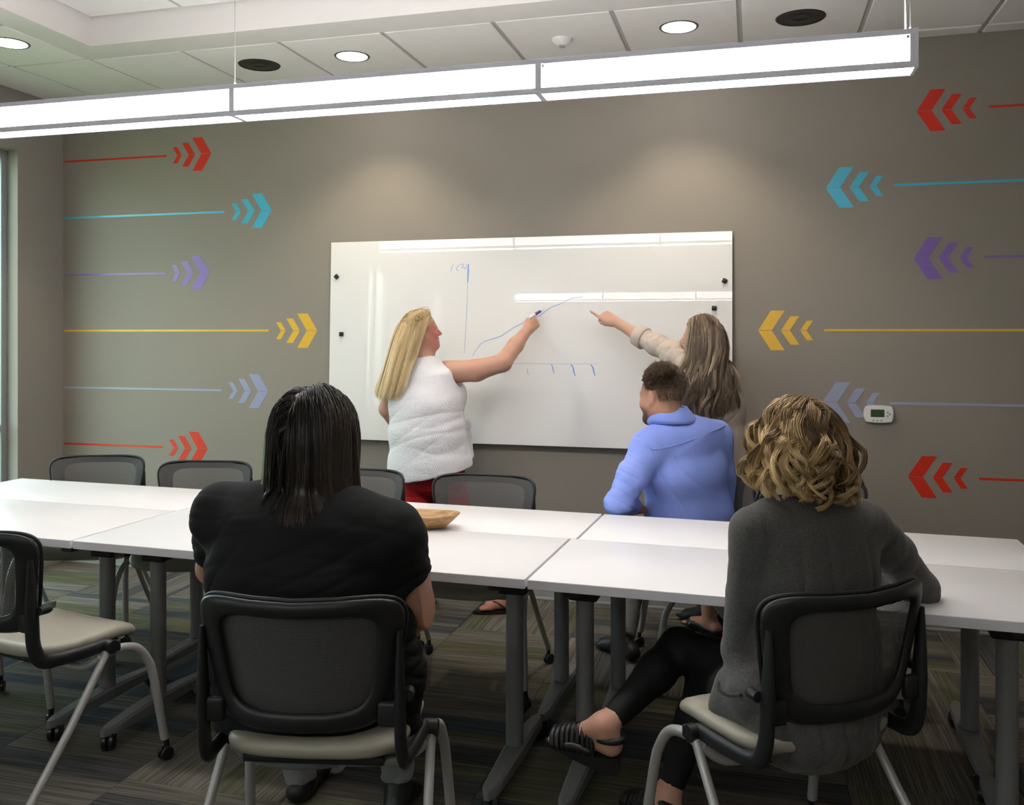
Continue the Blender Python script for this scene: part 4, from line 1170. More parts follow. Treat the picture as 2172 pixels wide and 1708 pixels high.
# ------------------------------------------------------------------ the five people
Zv = np.array([0, 0, 1.0])
def J(px, py, d): return atD(px, py, d)
def cloth(name, col, rough=0.8, **kw): return mat(name, col, rough, spec=0.25, **kw)
M['black_knit'] = cloth('black_jersey', (0.0085, 0.0082, 0.0088, 1), 0.85, bump=(900, 0.2, 0.0006))
M['denim'] = cloth('pale_denim', (0.20, 0.20, 0.205, 1), 0.85, bump=(700, 0.2, 0.0006), noise=(60, 0.08))
M['grey_knit'] = cloth('grey_melange_knit', (0.080, 0.075, 0.073, 1), 0.9, bump=(420, 0.35, 0.0012), noise=(170, 0.30), sheen=0.15)
M['legging'] = cloth('black_leggings', (0.006, 0.006, 0.0065, 1), 0.7, bump=(900, 0.1, 0.0005))
M['blue_shirt'] = cloth('blue_chambray', (0.235, 0.315, 0.75, 1), 0.75, bump=(800, 0.15, 0.0005), noise=(320, 0.07))
M['white_top'] = cloth('white_eyelet', (0.80, 0.78, 0.80, 1), 0.8, noise=(12, 0.03))
M['red_trousers'] = cloth('red_cotton', (0.42, 0.012, 0.020, 1), 0.7, bump=(600, 0.1, 0.0005))
M['blazer'] = cloth('beige_blazer', (0.50, 0.42, 0.355, 1), 0.8, bump=(700, 0.12, 0.0005))
M['dark_skirt'] = cloth('dark_skirt', (0.02, 0.02, 0.022, 1), 0.8)
M['grey_trousers'] = cloth('grey_trousers', (0.10, 0.10, 0.095, 1), 0.8)
M['shoe'] = mat('black_shoe', (0.008, 0.008, 0.008, 1), 0.45)
def eyelet():
    m = M['white_top']; nt = m.node_tree; b = nt.nodes['Principled BSDF']; N = nt.nodes.new; L = nt.links.new
    tc = N('ShaderNodeTexCoord'); mp = N('ShaderNodeMapping'); mp.inputs['Rotation'].default_value = (0.3, 0.2, 0.5); L(tc.outputs['Object'], mp.inputs[0])
    v = N('ShaderNodeTexVoronoi'); v.inputs['Scale'].default_value = 120; v.inputs['Randomness'].default_value = 0.15; L(mp.outputs[0], v.inputs['Vector'])
    bp = N('ShaderNodeBump'); bp.inputs['Strength'].default_value = 0.7; bp.inputs['Distance'].default_value = 0.004; L(v.outputs['Distance'], bp.inputs['Height']); L(bp.outputs[0], b.inputs['Normal'])
eyelet()
def foot_shape(vx, ankle, heel, toe, r=0.032):
    """bare foot: ankle joint, heel on the ground, toe point"""
    ankle, heel, toe = map(lambda q: np.array(q, float), (ankle, heel, toe)); ax = nrm(toe - heel); up = nrm(ankle - heel - ax * ((ankle - heel) @ ax)); sd = np.cross(ax, up)
    ball_ = heel + (toe - heel) * 0.70
    vx.cone(ankle, heel + up * 0.030, r * 1.05, r * 0.92, 0.02)
    vx.cone(heel + up * 0.028, ball_ + up * 0.020, r * 0.86, r * 0.62, 0.02)
    vx.cone(ankle + ax * 0.012, ball_ + up * 0.024, r * 0.95, r * 0.6, 0.03)
    vx.cone(ball_ - sd * 0.016 + up * 0.018, ball_ + sd * 0.018 + up * 0.016, r * 0.55, r * 0.5, 0.02)
    for i, o in enumerate((-0.027, -0.013, 0.0, 0.012, 0.024)):
        L_ = (0.052, 0.056, 0.052, 0.044, 0.034)[i]; q = ball_ + sd * o * 1.0 + up * 0.015
        vx.cone(q, q + ax * L_ - up * 0.004, 0.0105 if i else 0.0125, 0.0075 if i else 0.0095, 0.006)
    return ax, up, sd, ball_

# ======================= woman in black (near chair)
def woman_black():
    J = lambda px, py, d: atD(px, py, d * RS)
    root = person((*J(640, 1500, 2.36)[:2], 0), 'dark-haired woman in a black short-sleeved shirt, seen from behind in a mesh chair')
    rg, fw = RV * 0.995 - FV * 0.10, FV * 0.995 + RV * 0.10
    pel, wai, che, upp, nec = J(645, 1500, 2.36), J(640, 1362, 2.33), J(640, 1205, 2.31), J(645, 1120, 2.31), J(655, 1055, 2.33)
    hd = Head(J(671, 926, 2.36), FV * 0.88 + RV * 0.42 - Zv * 0.12, Zv + FV * 0.05 - RV * 0.06, 0.228)
    sl, sr = J(478, 1095, 2.38), J(828, 1138, 2.29)
    el, wl_ = J(452, 1205, 2.62), J(560, 1150, 2.80)
    er, wr = J(893, 1292, 2.36), J(820, 1345, 2.62)
    vx = Vox(np.minimum.reduce([J(400, 1700, 2.2), J(960, 800, 2.2), wl_, wr]) - 0.12, np.maximum.reduce([J(400, 800, 2.9), J(960, 800, 2.9)]) + 0.12, 0.006)
    hd.add(vx, nec, 0.058)
    vx.torso([(pel, 0.20, 0.13), (wai, 0.20, 0.13), (che, 0.20, 0.12), (upp, 0.17, 0.10), (nec, 0.07, 0.06)], rg, fw)
    vx.chain([sl, (sl + el) / 2, el], [0.062, 0.056, 0.046], 0.03); vx.chain([el, el + (wl_ - el) * 0.4, wl_], [0.046, 0.044, 0.029], 0.02)
    vx.chain([sr, (sr + er) / 2 + RV * 0.006, er], [0.064, 0.060, 0.049], 0.03); vx.chain([er, er + (wr - er) * 0.4, wr], [0.049, 0.046, 0.030], 0.02)
    hand(vx, wl_, wl_ - el, -Zv, FV, RELAX, RTHUMB, 0.95); hand(vx, wr, wr - er, -Zv, -RV, RELAX, RTHUMB, 0.95)
    vx.mesh('body', SKIN_A, root, 2, paint=hd.paint(flush=0.4)); hd.eyes(root)
    # shirt
    sh = Vox(vx.lo - 0.05, vx.lo + vx.h * vx.n + 0.05, 0.006)
    sh.torso([(pel + Zv * 0.02, 0.245, 0.175), (wai, 0.243, 0.165), (che, 0.238, 0.150), (upp, 0.205, 0.122), (upp * 0.45 + nec * 0.55, 0.15, 0.085)], rg, fw, 0.05)
    sh.cone(sl, upp, 0.080, 0.10, 0.06); sh.cone(sr, upp, 0.082, 0.10, 0.06)
    sh.cone(sl, nec - Zv * 0.045, 0.058, 0.066, 0.08); sh.cone(sr, nec - Zv * 0.045, 0.060, 0.066, 0.08)
    sh.chain([J(838, 1300, 2.30), J(856, 1420, 2.30), J(862, 1530, 2.30)], [0.05, 0.055, 0.045], 0.05)
    for s0, e0, a_, tilt in ((sl, el, 0.62, -0.2), (sr, er, 0.60, 0.25)):
        sv = sh.like(); sv.cone(s0, e0, 0.080, 0.068, 0); sv.plane(s0 + (e0 - s0) * a_, nrm(e0 - s0) + tilt * RV); sh.merge(sv, 0.035)
    sh.cone(nec + Zv * 0.06, nec + Zv * 0.02 - FV * 0.0, 0.072, 0.074, 0.01, 'sub')
    wr_ = folds(3, 0.014, [RV * 0.3 + Zv, Zv - RV * 0.5, Zv + RV * 0.2 + FV * 0.3], 26)
    sh.mesh('shirt', M['black_knit'], root, 3, fold=lambda v: wr_(v) * (0.25 + 0.75 * np.clip((1.12 - v[:, 2]) / 0.3, 0, 1)))
    # jeans
    hl, hr = J(560, 1500, 2.36), J(730, 1500, 2.36)
    kl, kr = J(600, 1440, 2.84), J(850, 1408, 2.80)
    al, ar = J(640, 1655, 2.85), J(842, 1655, 2.74)
    jn = Vox(np.minimum.reduce([hl, hr, kl, kr, al, ar]) - 0.22, np.maximum.reduce([hl, hr, kl, kr, al, ar]) + 0.22, 0.007)
    jn.torso([(pel - Zv * 0.03, 0.205, 0.15), (pel + Zv * 0.06, 0.21, 0.14)], rg, fw, 0.03)
    for h_, k_, a_ in ((hl, kl, al), (hr, kr, ar)):
        jn.chain([h_, (h_ + k_) / 2, k_, (k_ + a_) / 2, a_], [0.098, 0.086, 0.066, 0.060, 0.050], 0.03); jn.plane_near(a_, nrm(a_ - k_), 0.09)
    wj = folds(5, 0.006, [Zv, FV + Zv], 40)
    jn.mesh('trousers', M['denim'], root, 2, fold=wj)
    for a_, k_ in ((al, kl), (ar, kr)):
        f_ = Vox(a_ - np.array([0.2, 0.2, 0.2]), a_ + np.array([0.25, 0.3, 0.12]), 0.005)
        g0 = np.array([a_[0], a_[1], 0.012]); foot_shape(f_, a_ - Zv * 0.02, g0 - fw * 0.03, g0 + fw * 0.19 + rg * 0.03, 0.036)
        f_.mesh('shoe', M['shoe'], root, 1)
    # glasses seen past the hair
    g_ = MB()
    for q in (-1, 1):
        g_.tube(catmull([hd.p(q * 0.082, -0.01, 0.012), hd.p(q * 0.080, 0.05, 0.012), hd.p(q * 0.072, 0.100, 0.010)], 5), 0.0022, 6)
        g_.tube([hd.p(q * 0.040 + 0.032 * math.cos(a), 0.112, 0.004 + 0.020 * math.sin(a)) for a in np.linspace(0, 2 * PI, 19)], 0.0022, 6)
    g_.tube([hd.p(-0.009, 0.116, 0.008), hd.p(0.009, 0.116, 0.008)], 0.002, 6)
    place_in(g_.build('eyeglasses', mat('dark_red_glasses', (0.06, 0.012, 0.012, 1), 0.3), root, smooth=180), root)
    # hair
    hm = hair_mat('dark_brown_hair', (0.005, 0.0036, 0.003, 1), (0.022, 0.0135, 0.0095, 1), (0.105, 0.060, 0.036, 1), 0.36)
    allow = lambda d: d[2] > -0.55 + 1.25 * max(0, d[1] - 0.15) and not (d[1] > 0.35 and d[2] < 0.25)
    def comb(D): return np.stack([np.sign(D[:, 0] + 0.10) * (0.55 + 0.3 * np.abs(D[:, 0])), -0.35 - 0.2 * D[:, 1], -0.35 * np.ones(len(D))], axis=1)
    cols = [('c', nec - Zv * 0.05, hd.p(0, -0.03, -0.05), 0.062), ('c', sl, upp + Zv * 0.015, 0.088), ('c', sr, upp + Zv * 0.015, 0.088), ('c', upp, che, 0.135)]
    def blow(P, D, t):
        o = np.zeros_like(P); o += -fw * 0.030; o += RV * (np.where(D[:, 0] > 0.45, 0.22, np.where(D[:, 0] < -0.3, -0.10, -0.03)) * (t > 0.55))[:, None] * (t - 0.4)
        return o
    Pth, D_, lk, tt, r = grow_hair(hd, 6000, 0.372, 11, allow, comb, cols, ns=28, layer=(0.006, 0.026), lenf=lambda D: 0.74 + 0.26 * np.clip(D[:, 2] + 0.2, 0, 1) - 0.04 * (D[:, 0] > 0.4), clump=0.42, nlock=130, blow=blow, rad=0.001)
    tone = np.clip(r.normal(0.42, 0.16, len(D_))[:, None] + r.normal(0, 0.10, 130)[lk][:, None] + 0.30 * (tt[None, :] - 0.45) + 0.22 * (np.abs(D_[:, :1]) > 0.6), 0, 1)
    h_ = strands_mesh('hair', Pth, r.uniform(0.0008, 0.0015, len(D_)), tone, hm, root)
    hair_volume('hair_mass', Pth, D_, hm, h_, 0.015, 0.013, 0.006, 0.22, 9, head=hd, thin=0.0135)
RS = 1.055
woman_black()
RS = 1.0

# ======================= woman in grey cardigan (near chair, right)
def woman_grey():
    J = lambda px, py, d: atD(px, py, d * RS)
    root = person((*J(1690, 1480, 2.40)[:2], 0), 'woman with a wavy blonde bob in a grey cardigan, leaning an elbow on the table')
    th = math.radians(20); rg = RV * math.cos(th) + FV * math.sin(th); fw = FV * math.cos(th) - RV * math.sin(th)
    pel, wai, che, upp, nec = J(1715, 1488, 2.37), J(1712, 1360, 2.36), J(1712, 1210, 2.36), J(1712, 1128, 2.36), J(1694, 1062, 2.37)
    hd = Head(J(1692, 948, 2.36), FV * 0.90 - RV * 0.40 - Zv * 0.05, Zv + RV * 0.03, 0.222)
    sl, sr = J(1600, 1128, 2.29), J(1832, 1112, 2.41)
    el, wl_ = J(1574, 1378, 2.33), J(1610, 1365, 2.56)
    er, wr = J(1952, 1252, 2.56), J(1760, 1215, 2.72)
    lo = np.minimum.reduce([J(1500, 1600, 2.2), J(2020, 820, 2.2), wl_, wr, J(1500, 820, 2.9)]) - 0.15
    hi = np.maximum.reduce([J(2020, 820, 2.95), J(1500, 820, 2.95), wr]) + 0.15
    vx = Vox(lo, hi, 0.006)
    hd.add(vx, nec, 0.050)
    vx.torso([(pel, 0.16, 0.11), (wai, 0.14, 0.10), (che, 0.15, 0.10), (upp, 0.14, 0.08), (nec, 0.055, 0.05)], rg, fw)
    vx.chain([sl, el], [0.046, 0.036], 0.02); vx.chain([el, wl_], [0.036, 0.026], 0.02); vx.chain([sr, er], [0.046, 0.036], 0.02); vx.chain([er, wr], [0.036, 0.026], 0.02)
    hand(vx, wl_, wl_ - el, -Zv, -RV, RELAX, RTHUMB, 0.92); hand(vx, wr, wr - er, -Zv, FV, RELAX, RTHUMB, 0.92)
    hipr, hipl = J(1752, 1490, 2.43), J(1640, 1492, 2.33)
    kr, ar = J(1440, 1375, 2.80), J(1296, 1528, 2.60)
    kl, al = J(1500, 1452, 2.76), J(1424, 1668, 2.66)
    vx.mesh('body', SKIN_E, root, 2, paint=hd.paint(flush=0.3)); hd.eyes(root)
    # cardigan
    cg = Vox(lo - 0.03, hi + 0.03, 0.006)
    cg.torso([(pel - Zv * 0.02, 0.205, 0.165), (wai, 0.180, 0.145), (che, 0.186, 0.132), (upp, 0.172, 0.108), (upp * 0.40 + nec * 0.60, 0.10, 0.070)], rg, fw, 0.05)
    cg.cone(sl, upp, 0.064, 0.09, 0.06); cg.cone(sr, upp, 0.064, 0.09, 0.06)
    cg.chain([sl, (sl + el) / 2, el], [0.066, 0.058, 0.052], 0.010); cg.chain([el, (el + wl_) / 2, wl_], [0.052, 0.045, 0.036], 0.02)
    cg.chain([sr, (sr + er) / 2 + Zv * 0.012, er], [0.070, 0.062, 0.054], 0.012); cg.chain([er, (er + wr) / 2, wr], [0.052, 0.047, 0.036], 0.02)
    # tail of the cardigan hanging at the side and behind the seat
    cg.cone(J(1600, 1475, 2.27), J(1545, 1500, 2.36), 0.075, 0.045, 0.05); cg.cone(J(1550, 1450, 2.34), J(1530, 1530, 2.35), 0.04, 0.036, 0.04)
    cg.ell(J(1728, 1560, 2.24), [rg, fw, Zv], (0.150, 0.085, 0.075), 0.08); cg.ell(J(1700, 1490, 2.33), [rg, fw, Zv], (0.17, 0.13, 0.11), 0.08)
    cg.cone(nec + Zv * 0.07 - RV * 0.012, nec + Zv * 0.014 - RV * 0.006, 0.060, 0.062, 0.008, 'sub')
    wr_ = folds(8, 0.015, [RV + Zv * 0.8, RV - Zv * 0.9, RV * 0.9 + FV * 0.4], 20, 0.3)
    side_ = lambda v: 1 / (1 + np.exp(-(((v - che) @ rg) - 0.02) / 0.05))
    cg.mesh('cardigan', M['grey_knit'], root, 3, fold=lambda v: wr_(v) * (0.35 + 0.65 * np.clip((1.0 - v[:, 2]) / 0.25, 0, 1)))
    pk = MB(); pk.tube(catmull([J(1522, 1446, 2.245), J(1526, 1464, 2.232), J(1546, 1475, 2.222), J(1572, 1474, 2.215)], 6), 0.0055, 8); place_in(pk.build('pocket_welt', M['grey_knit'], root, smooth=180), root)
    # leggings
    lg = Vox(np.minimum.reduce([hipr, hipl, kr, ar, kl, al]) - 0.2, np.maximum.reduce([hipr, hipl, kr, ar, kl, al]) + 0.2, 0.006)
    lg.torso([(pel - Zv * 0.03, 0.165, 0.125), (pel + Zv * 0.05, 0.16, 0.115)], rg, fw, 0.03)
    lg.chain([hipr, (hipr + kr) / 2, kr, kr + (ar - kr) * 0.35, ar], [0.088, 0.078, 0.058, 0.056, 0.036], 0.03); lg.plane_near(ar, nrm(ar - kr), 0.07)
    lg.chain([hipl, (hipl + kl) / 2, kl, kl + (al - kl) * 0.35, al], [0.088, 0.078, 0.060, 0.056, 0.038], 0.03); lg.plane_near(al, nrm(al - kl), 0.07)
    lg.mesh('leggings', M['legging'], root, 2, fold=folds(4, 0.003, [Zv, RV], 50))
    # bare ankles and strappy wedge sandals
    for (k_, a_, heel, toe) in ((kr, ar, J(1296, 1598, 2.58), J(1172, 1566, 2.66)), (kl, al, np.array([*J(1424, 1700, 2.60)[:2], 0.055]), np.array([*(J(1424, 1700, 2.60) + fw * 0.20 - RV * 0.04)[:2], 0.03]))):
        f_ = Vox(np.minimum.reduce([a_, heel, toe]) - 0.12, np.maximum.reduce([a_, heel, toe]) + 0.12, 0.0045)
        f_.cone(a_ - nrm(a_ - k_) * 0.05, a_ + nrm(a_ - k_) * 0.035, 0.036, 0.033, 0.02)
        ax, up, sd, ball_ = foot_shape(f_, a_ + nrm(a_ - k_) * 0.030, heel, toe, 0.033)
        fo = f_.mesh('foot', SKIN_E, root, 1, paint={'flush': lambda v: np.full(len(v), 0.3)})
        so = MB(); rows = []
        for i in range(13):
            t_ = i / 12; c_ = heel - ax * 0.025 + (toe + ax * 0.018 - heel + ax * 0.025) * t_; hw = 0.030 + 0.014 * math.sin(PI * min(1, t_ * 1.05)) if 0 < i < 12 else 0.014
            th_ = 0.046 * (1 - t_) ** 1.3 + 0.012
            rows.append([c_ - sd * hw - up * 0.002, c_ + sd * hw - up * 0.002, c_ + sd * hw * 0.94 - up * th_, c_ - sd * hw * 0.94 - up * th_, c_ - sd * hw - up * 0.002])
        so.grid(rows); so.add(rows[0][:4], [(0, 1, 2, 3)]); so.add(rows[-1][:4], [(3, 2, 1, 0)])
        sn = place_in(so.build('sandal_sole', M['shoe'], root, smooth=40), root)
        st = MB()
        for t_ in (0.24, 0.30, 0.385, 0.47, 0.555, 0.64, 0.725, 0.81, 0.90):
            c_ = heel + (toe - heel) * t_; hw = 0.028 + 0.016 * t_ if t_ < 0.8 else 0.044 - 0.05 * (t_ - 0.8); ht = 0.074 * (1 - t_) ** 0.8 + 0.026
            st.tube([c_ + sd * hw * math.cos(a) * 1.06 + up * (ht * math.sin(a) - 0.004) + ax * 0.012 * math.sin(a) for a in np.linspace(0, PI, 15)], 0.0088, 7)
        st.tube([heel + up * 0.052 + ax * 0.055 * (1 - math.cos(a)) * 0.9 - ax * 0.037 + sd * 0.034 * math.sin(a) for a in np.linspace(-PI * 0.62, PI * 0.62, 17)], 0.0105, 7)
        for q in (-1, 1): st.tube(catmull([heel + ax * 0.05 + sd * q * 0.034 + up * 0.006, heel + ax * 0.10 + sd * q * 0.040 + up * 0.016, ball_ + sd * q * 0.043 + up * 0.012], 5), 0.011, 8)
        place_in(st.build('sandal_strap', M['shoe'], root, smooth=180), root)
    # hair: wavy highlighted bob
    hm = hair_mat('highlighted_blonde_hair', (0.060, 0.030, 0.013, 1), (0.36, 0.22, 0.095, 1), (0.86, 0.62, 0.32, 1), 0.36)
    allow = lambda d: d[2] > -0.50 + 1.2 * max(0, d[1] - 0.15) and not (d[1] > 0.35 and d[2] < 0.25)
    def comb(D): return np.stack([np.sign(D[:, 0] - 0.10) * (0.6 + 0.3 * np.abs(D[:, 0])), -0.30 - 0.2 * D[:, 1], -0.25 * np.ones(len(D))], axis=1)
    cols = [('c', nec - Zv * 0.05, hd.p(0, -0.03, -0.05), 0.058), ('c', sl, upp, 0.075), ('c', sr, upp, 0.075)]
    def blow(P, D, t):
        o = (P - hd.c); o[:, 2] = 0; o /= np.linalg.norm(o, axis=1)[:, None] + 1e-6
        return o * (0.08 if 0.25 < t < 0.65 else -0.14 if t >= 0.65 else 0.02)
    Pth, D_, lk, tt, r = grow_hair(hd, 6500, 0.222, 21, allow, comb, cols, grav=0.30, ns=30, layer=(0.005, 0.026), lenf=lambda D: 0.70 + 0.30 * np.clip(D[:, 2] + 0.3, 0, 1), clump=0.80, nlock=110, curl=(0.0190, 1.7, 0.14), blow=blow)
    loc = D_[:, :1] * -0.13
    tone = np.clip(r.normal(0.58, 0.13, len(D_))[:, None] + r.normal(0, 0.19, 110)[lk][:, None] + 0.52 * (tt[None, :] - 0.52) + loc, 0, 1)
    h_ = strands_mesh('hair', Pth, r.uniform(0.0008, 0.0014, len(D_)), tone, hm, root)
    hair_volume('hair_mass', Pth, D_, hm, h_, 0.014, 0.012, 0.006, 0.16, 10, head=hd, thin=0.015)
RS = 1.055
woman_grey()
RS = 1.0

# ======================= man in blue shirt (far side)
def man_blue():
    root = person((*J(1450, 1150, 4.25)[:2], 0), 'bearded man in a blue shirt, elbow on the far edge of the table')
    th = math.radians(36); rg = RV * math.cos(th) + FV * math.sin(th); fw = FV * math.cos(th) - RV * math.sin(th)
    pel, wai, che, upp, nec = J(1470, 1195, 4.28), J(1462, 1095, 4.25), J(1452, 1000, 4.22), J(1446, 930, 4.20), J(1424, 888, 4.18)
    hd = Head(J(1404, 843, 4.16), FV * 0.78 - RV * 0.62 - Zv * 0.04, Zv - RV * 0.03, 0.266, 1.02)
    sl, sr = J(1376, 950, 4.10), J(1518, 928, 4.34)
    el, wl_ = J(1312, 1066, 4.00), J(1348, 1076, 4.16)
    er, wr = J(1540, 1075, 4.42), J(1440, 1090, 4.55)
    lo = np.minimum.reduce([J(1240, 1300, 3.9), J(1640, 740, 3.9), J(1240, 740, 5.0)]) - 0.1; hi = np.maximum.reduce([J(1640, 740, 4.9), J(1240, 740, 4.9)]) + 0.1
    vx = Vox(lo, hi, 0.006)
    hd.add(vx, nec - Zv * 0.02, 0.066, jaw=1.12)
    vx.torso([(pel, 0.17, 0.12), (wai, 0.18, 0.12), (che, 0.19, 0.12), (upp, 0.17, 0.09), (nec, 0.07, 0.06)], rg, fw)
    vx.chain([sl, el], [0.055, 0.045], 0.02); vx.chain([el, wl_], [0.045, 0.031], 0.02); vx.chain([sr, er], [0.055, 0.045], 0.02); vx.chain([er, wr], [0.045, 0.031], 0.02)
    hand(vx, wl_, wl_ - el + RV * 0.05, -Zv, fw, RELAX, RTHUMB, 1.05); hand(vx, wr, wr - er, -Zv, RV, RELAX, RTHUMB, 1.05)
    vx.mesh('body', SKIN_A, root, 2, paint=hd.paint(True, 0.5)); hd.eyes(root)
    sh = Vox(lo - 0.04, hi + 0.04, 0.006)
    sh.torso([(pel, 0.215, 0.165), (wai, 0.225, 0.165), (che, 0.222, 0.150), (upp, 0.19, 0.112), (upp * 0.72 + nec * 0.28, 0.125, 0.080)], rg, fw, 0.04)
    sh.cone(sl, upp, 0.080, 0.10, 0.06); sh.cone(sr, upp, 0.080, 0.10, 0.06)
    sh.chain([sl, (sl + el) / 2, el], [0.082, 0.074, 0.066], 0.03); sh.chain([el, el + (wl_ - el) * 0.65], [0.064, 0.054], 0.02); sh.chain([sr, er], [0.080, 0.064], 0.03); sh.chain([er, er + (wr - er) * 0.6], [0.062, 0.054], 0.02)
    sh.plane_near(el + (wl_ - el) * 0.80, wl_ - el, 0.07)
    sh.cone(nec + Zv * 0.07, nec + Zv * 0.01, 0.072, 0.074, 0.008, 'sub')
    w1 = folds(12, 0.015, [Zv + RV * 0.3, Zv - RV * 0.6, RV + Zv * 0.6], 15, 0.35); w2 = folds(13, 0.013, [sl - el, RV * 0.6 + Zv], 46)
    def fd(v):
        arm = np.exp(-(np.minimum(np.linalg.norm(v - el, axis=1), np.linalg.norm(v - (sl + el) / 2, axis=1)) / 0.11) ** 2)
        return w1(v) * 0.55 * (0.3 + 0.7 * np.clip((1.12 - v[:, 2]) / 0.25, 0, 1)) + w2(v) * arm
    so = sh.mesh('shirt', M['blue_shirt'], root, 3, fold=fd)
    ym = MB(); ym.tube(catmull([sh.hit(px, py, 3.8, 4.6) + fw * -0.001 for px, py in ((1366, 940), (1384, 953), (1420, 948), (1470, 932), (1512, 915), (1538, 903))], 6), 0.0022, 6)
    ym.tube([sh.hit(px, py, 3.8, 4.6) for px, py in ((1424, 949), (1430, 962), (1434, 972))], 0.0018, 6)
    ym.tube(catmull([sh.hit(px, py, 3.8, 4.6) for px, py in ((1352, 925), (1376, 944), (1388, 975), (1392, 1010), (1388, 1050))], 6), 0.0018, 6)
    place_in(ym.build('shirt_seam', M['blue_shirt'], root, smooth=180), root)
    # collar: a standing band with the leaf folded over it
    cb = MB(); rows = []
    up_ = nrm(Zv - RV * 0.38 - FV * 0.05); cn = nec - Zv * 0.004
    for a in np.linspace(0, 2 * PI, 41):
        ca, sa = math.cos(a), math.sin(a); front = max(0.0, sa)
        o = rg * ca * 0.084 + fw * sa * 0.080
        o2 = rg * ca * 0.094 + fw * sa * 0.090
        rows.append([cn + o + up_ * (0.058 - 0.030 * front), cn + o2 + up_ * (0.062 - 0.030 * front), cn + o2 * 1.10 + up_ * (0.036 - 0.030 * front), cn + o2 * 1.24 + up_ * (0.006 - 0.03 * front), cn + o2 * 1.20 + up_ * (-0.012 - 0.03 * front)])
    cb.grid(rows); c_ = place_in(cb.build('collar', M['blue_shirt'], root, smooth=180), root)
    mo = c_.modifiers.new('thick', 'SOLIDIFY'); mo.thickness = 0.004
    # trousers and shoes under the table
    kl, kr = J(1350, 1185, 4.60), J(1480, 1190, 4.72); al, ar = J(1325, 1345, 4.30), J(1500, 1330, 4.75)
    hl, hr = J(1430, 1200, 4.24), J(1510, 1200, 4.34)
    tr = Vox(np.minimum.reduce([hl, hr, kl, kr, al, ar]) - 0.2, np.maximum.reduce([hl, hr, kl, kr, al, ar]) + 0.2, 0.008)
    tr.torso([(pel - Zv * 0.04, 0.18, 0.14), (pel + Zv * 0.04, 0.18, 0.13)], rg, fw)
    for h_, k_, a_ in ((hl, kl, al), (hr, kr, ar)):
        a_[2] = 0.10; tr.chain([h_, k_, a_], [0.092, 0.070, 0.052], 0.03); tr.plane_near(a_, a_ - k_, 0.09)
    tr.mesh('trousers', M['grey_trousers'], root, 2, fold=folds(6, 0.005, [Zv], 40))
    for a_ in (al, ar):
        f_ = Vox(a_ - 0.25, a_ + np.array([0.25, 0.25, 0.1]), 0.006); g0 = np.array([a_[0], a_[1], 0.012])
        foot_shape(f_, a_ - Zv * 0.02, g0 - fw * 0.05, g0 + fw * 0.22, 0.040); f_.mesh('shoe', M['shoe'], root, 1)
    # cropped hair, faded at the sides
    hm = hair_mat('cropped_brown_hair', (0.045, 0.030, 0.021, 1), (0.150, 0.102, 0.070, 1), (0.30, 0.215, 0.15, 1), 0.5)
    r = np.random.default_rng(31); n = 11000; D_ = []
    while len(D_) < n:
        v = nrm(r.normal(0, 1, 3)); 
        if v[2] > -0.62 + 1.2 * max(0, v[1] - 0.10) and not (v[1] > 0.40 and v[2] < 0.30) and not (abs(v[0]) > 0.75 and v[2] < -0.1 and v[1] > -0.25): D_.append(v)
    D_ = np.array(D_); B, k = hd.B, hd.k; axes = np.array((0.0765 * hd.w, 0.0975, 0.0875)) * k; c0 = hd.p(0, -0.012, 0.045)
    P0 = D_ * axes; Nn = P0 / axes ** 2; Nn /= np.linalg.norm(Nn, axis=1)[:, None]
    topf = np.clip((D_[:, 2] + 0.10) / 0.70, 0, 1); ln = (0.005 + 0.020 * topf ** 1.1) * r.uniform(0.7, 1.25, n) * (1 - 0.55 * np.clip((D_[:, 1] - 0.15) / 0.5, 0, 1))
    cw = np.array([0.05, -0.62, 0.62]); sw = np.cross(np.tile(nrm(cw), (n, 1)), D_); out = D_ - nrm(cw) * (D_ @ nrm(cw))[:, None]; out /= np.linalg.norm(out, axis=1)[:, None] + 1e-6
    cm = out * 0.8 + sw * 0.45 + r.normal(0, 0.16, (n, 3)); s_ = 5; tt = np.linspace(0, 1, s_)
    Pw = P0 @ B + c0; Nw = Nn @ B
    for _ in range(24):
        ii = np.clip(np.round((Pw - vx.lo) / vx.h).astype(int), 0, vx.n - 1); dd = vx.D[ii[:, 0], ii[:, 1], ii[:, 2]]
        Pw = Pw + Nw * np.clip(-dd - 0.002, -0.003, 0.004)[:, None]
    P0 = (Pw - c0) @ B.T
    Pth = P0[:, None, :] + ln[:, None, None] * (tt[None, :, None] * Nn[:, None, :] * 0.62 + (tt ** 1.5)[None, :, None] * cm[:, None, :] * 0.62)
    Pth = Pth @ B + c0
    tone = np.clip(r.normal(0.42, 0.20, n)[:, None] + 0.25 * (tt[None, :] - 0.5) + 0.08 * np.sin(D_[:, :1] * 25 + D_[:, 1:2] * 19), 0, 1)
    h_ = strands_mesh('hair', Pth, 0.0012 + 0.0006 * topf, tone, hm, root, taper=0.5)
man_blue()

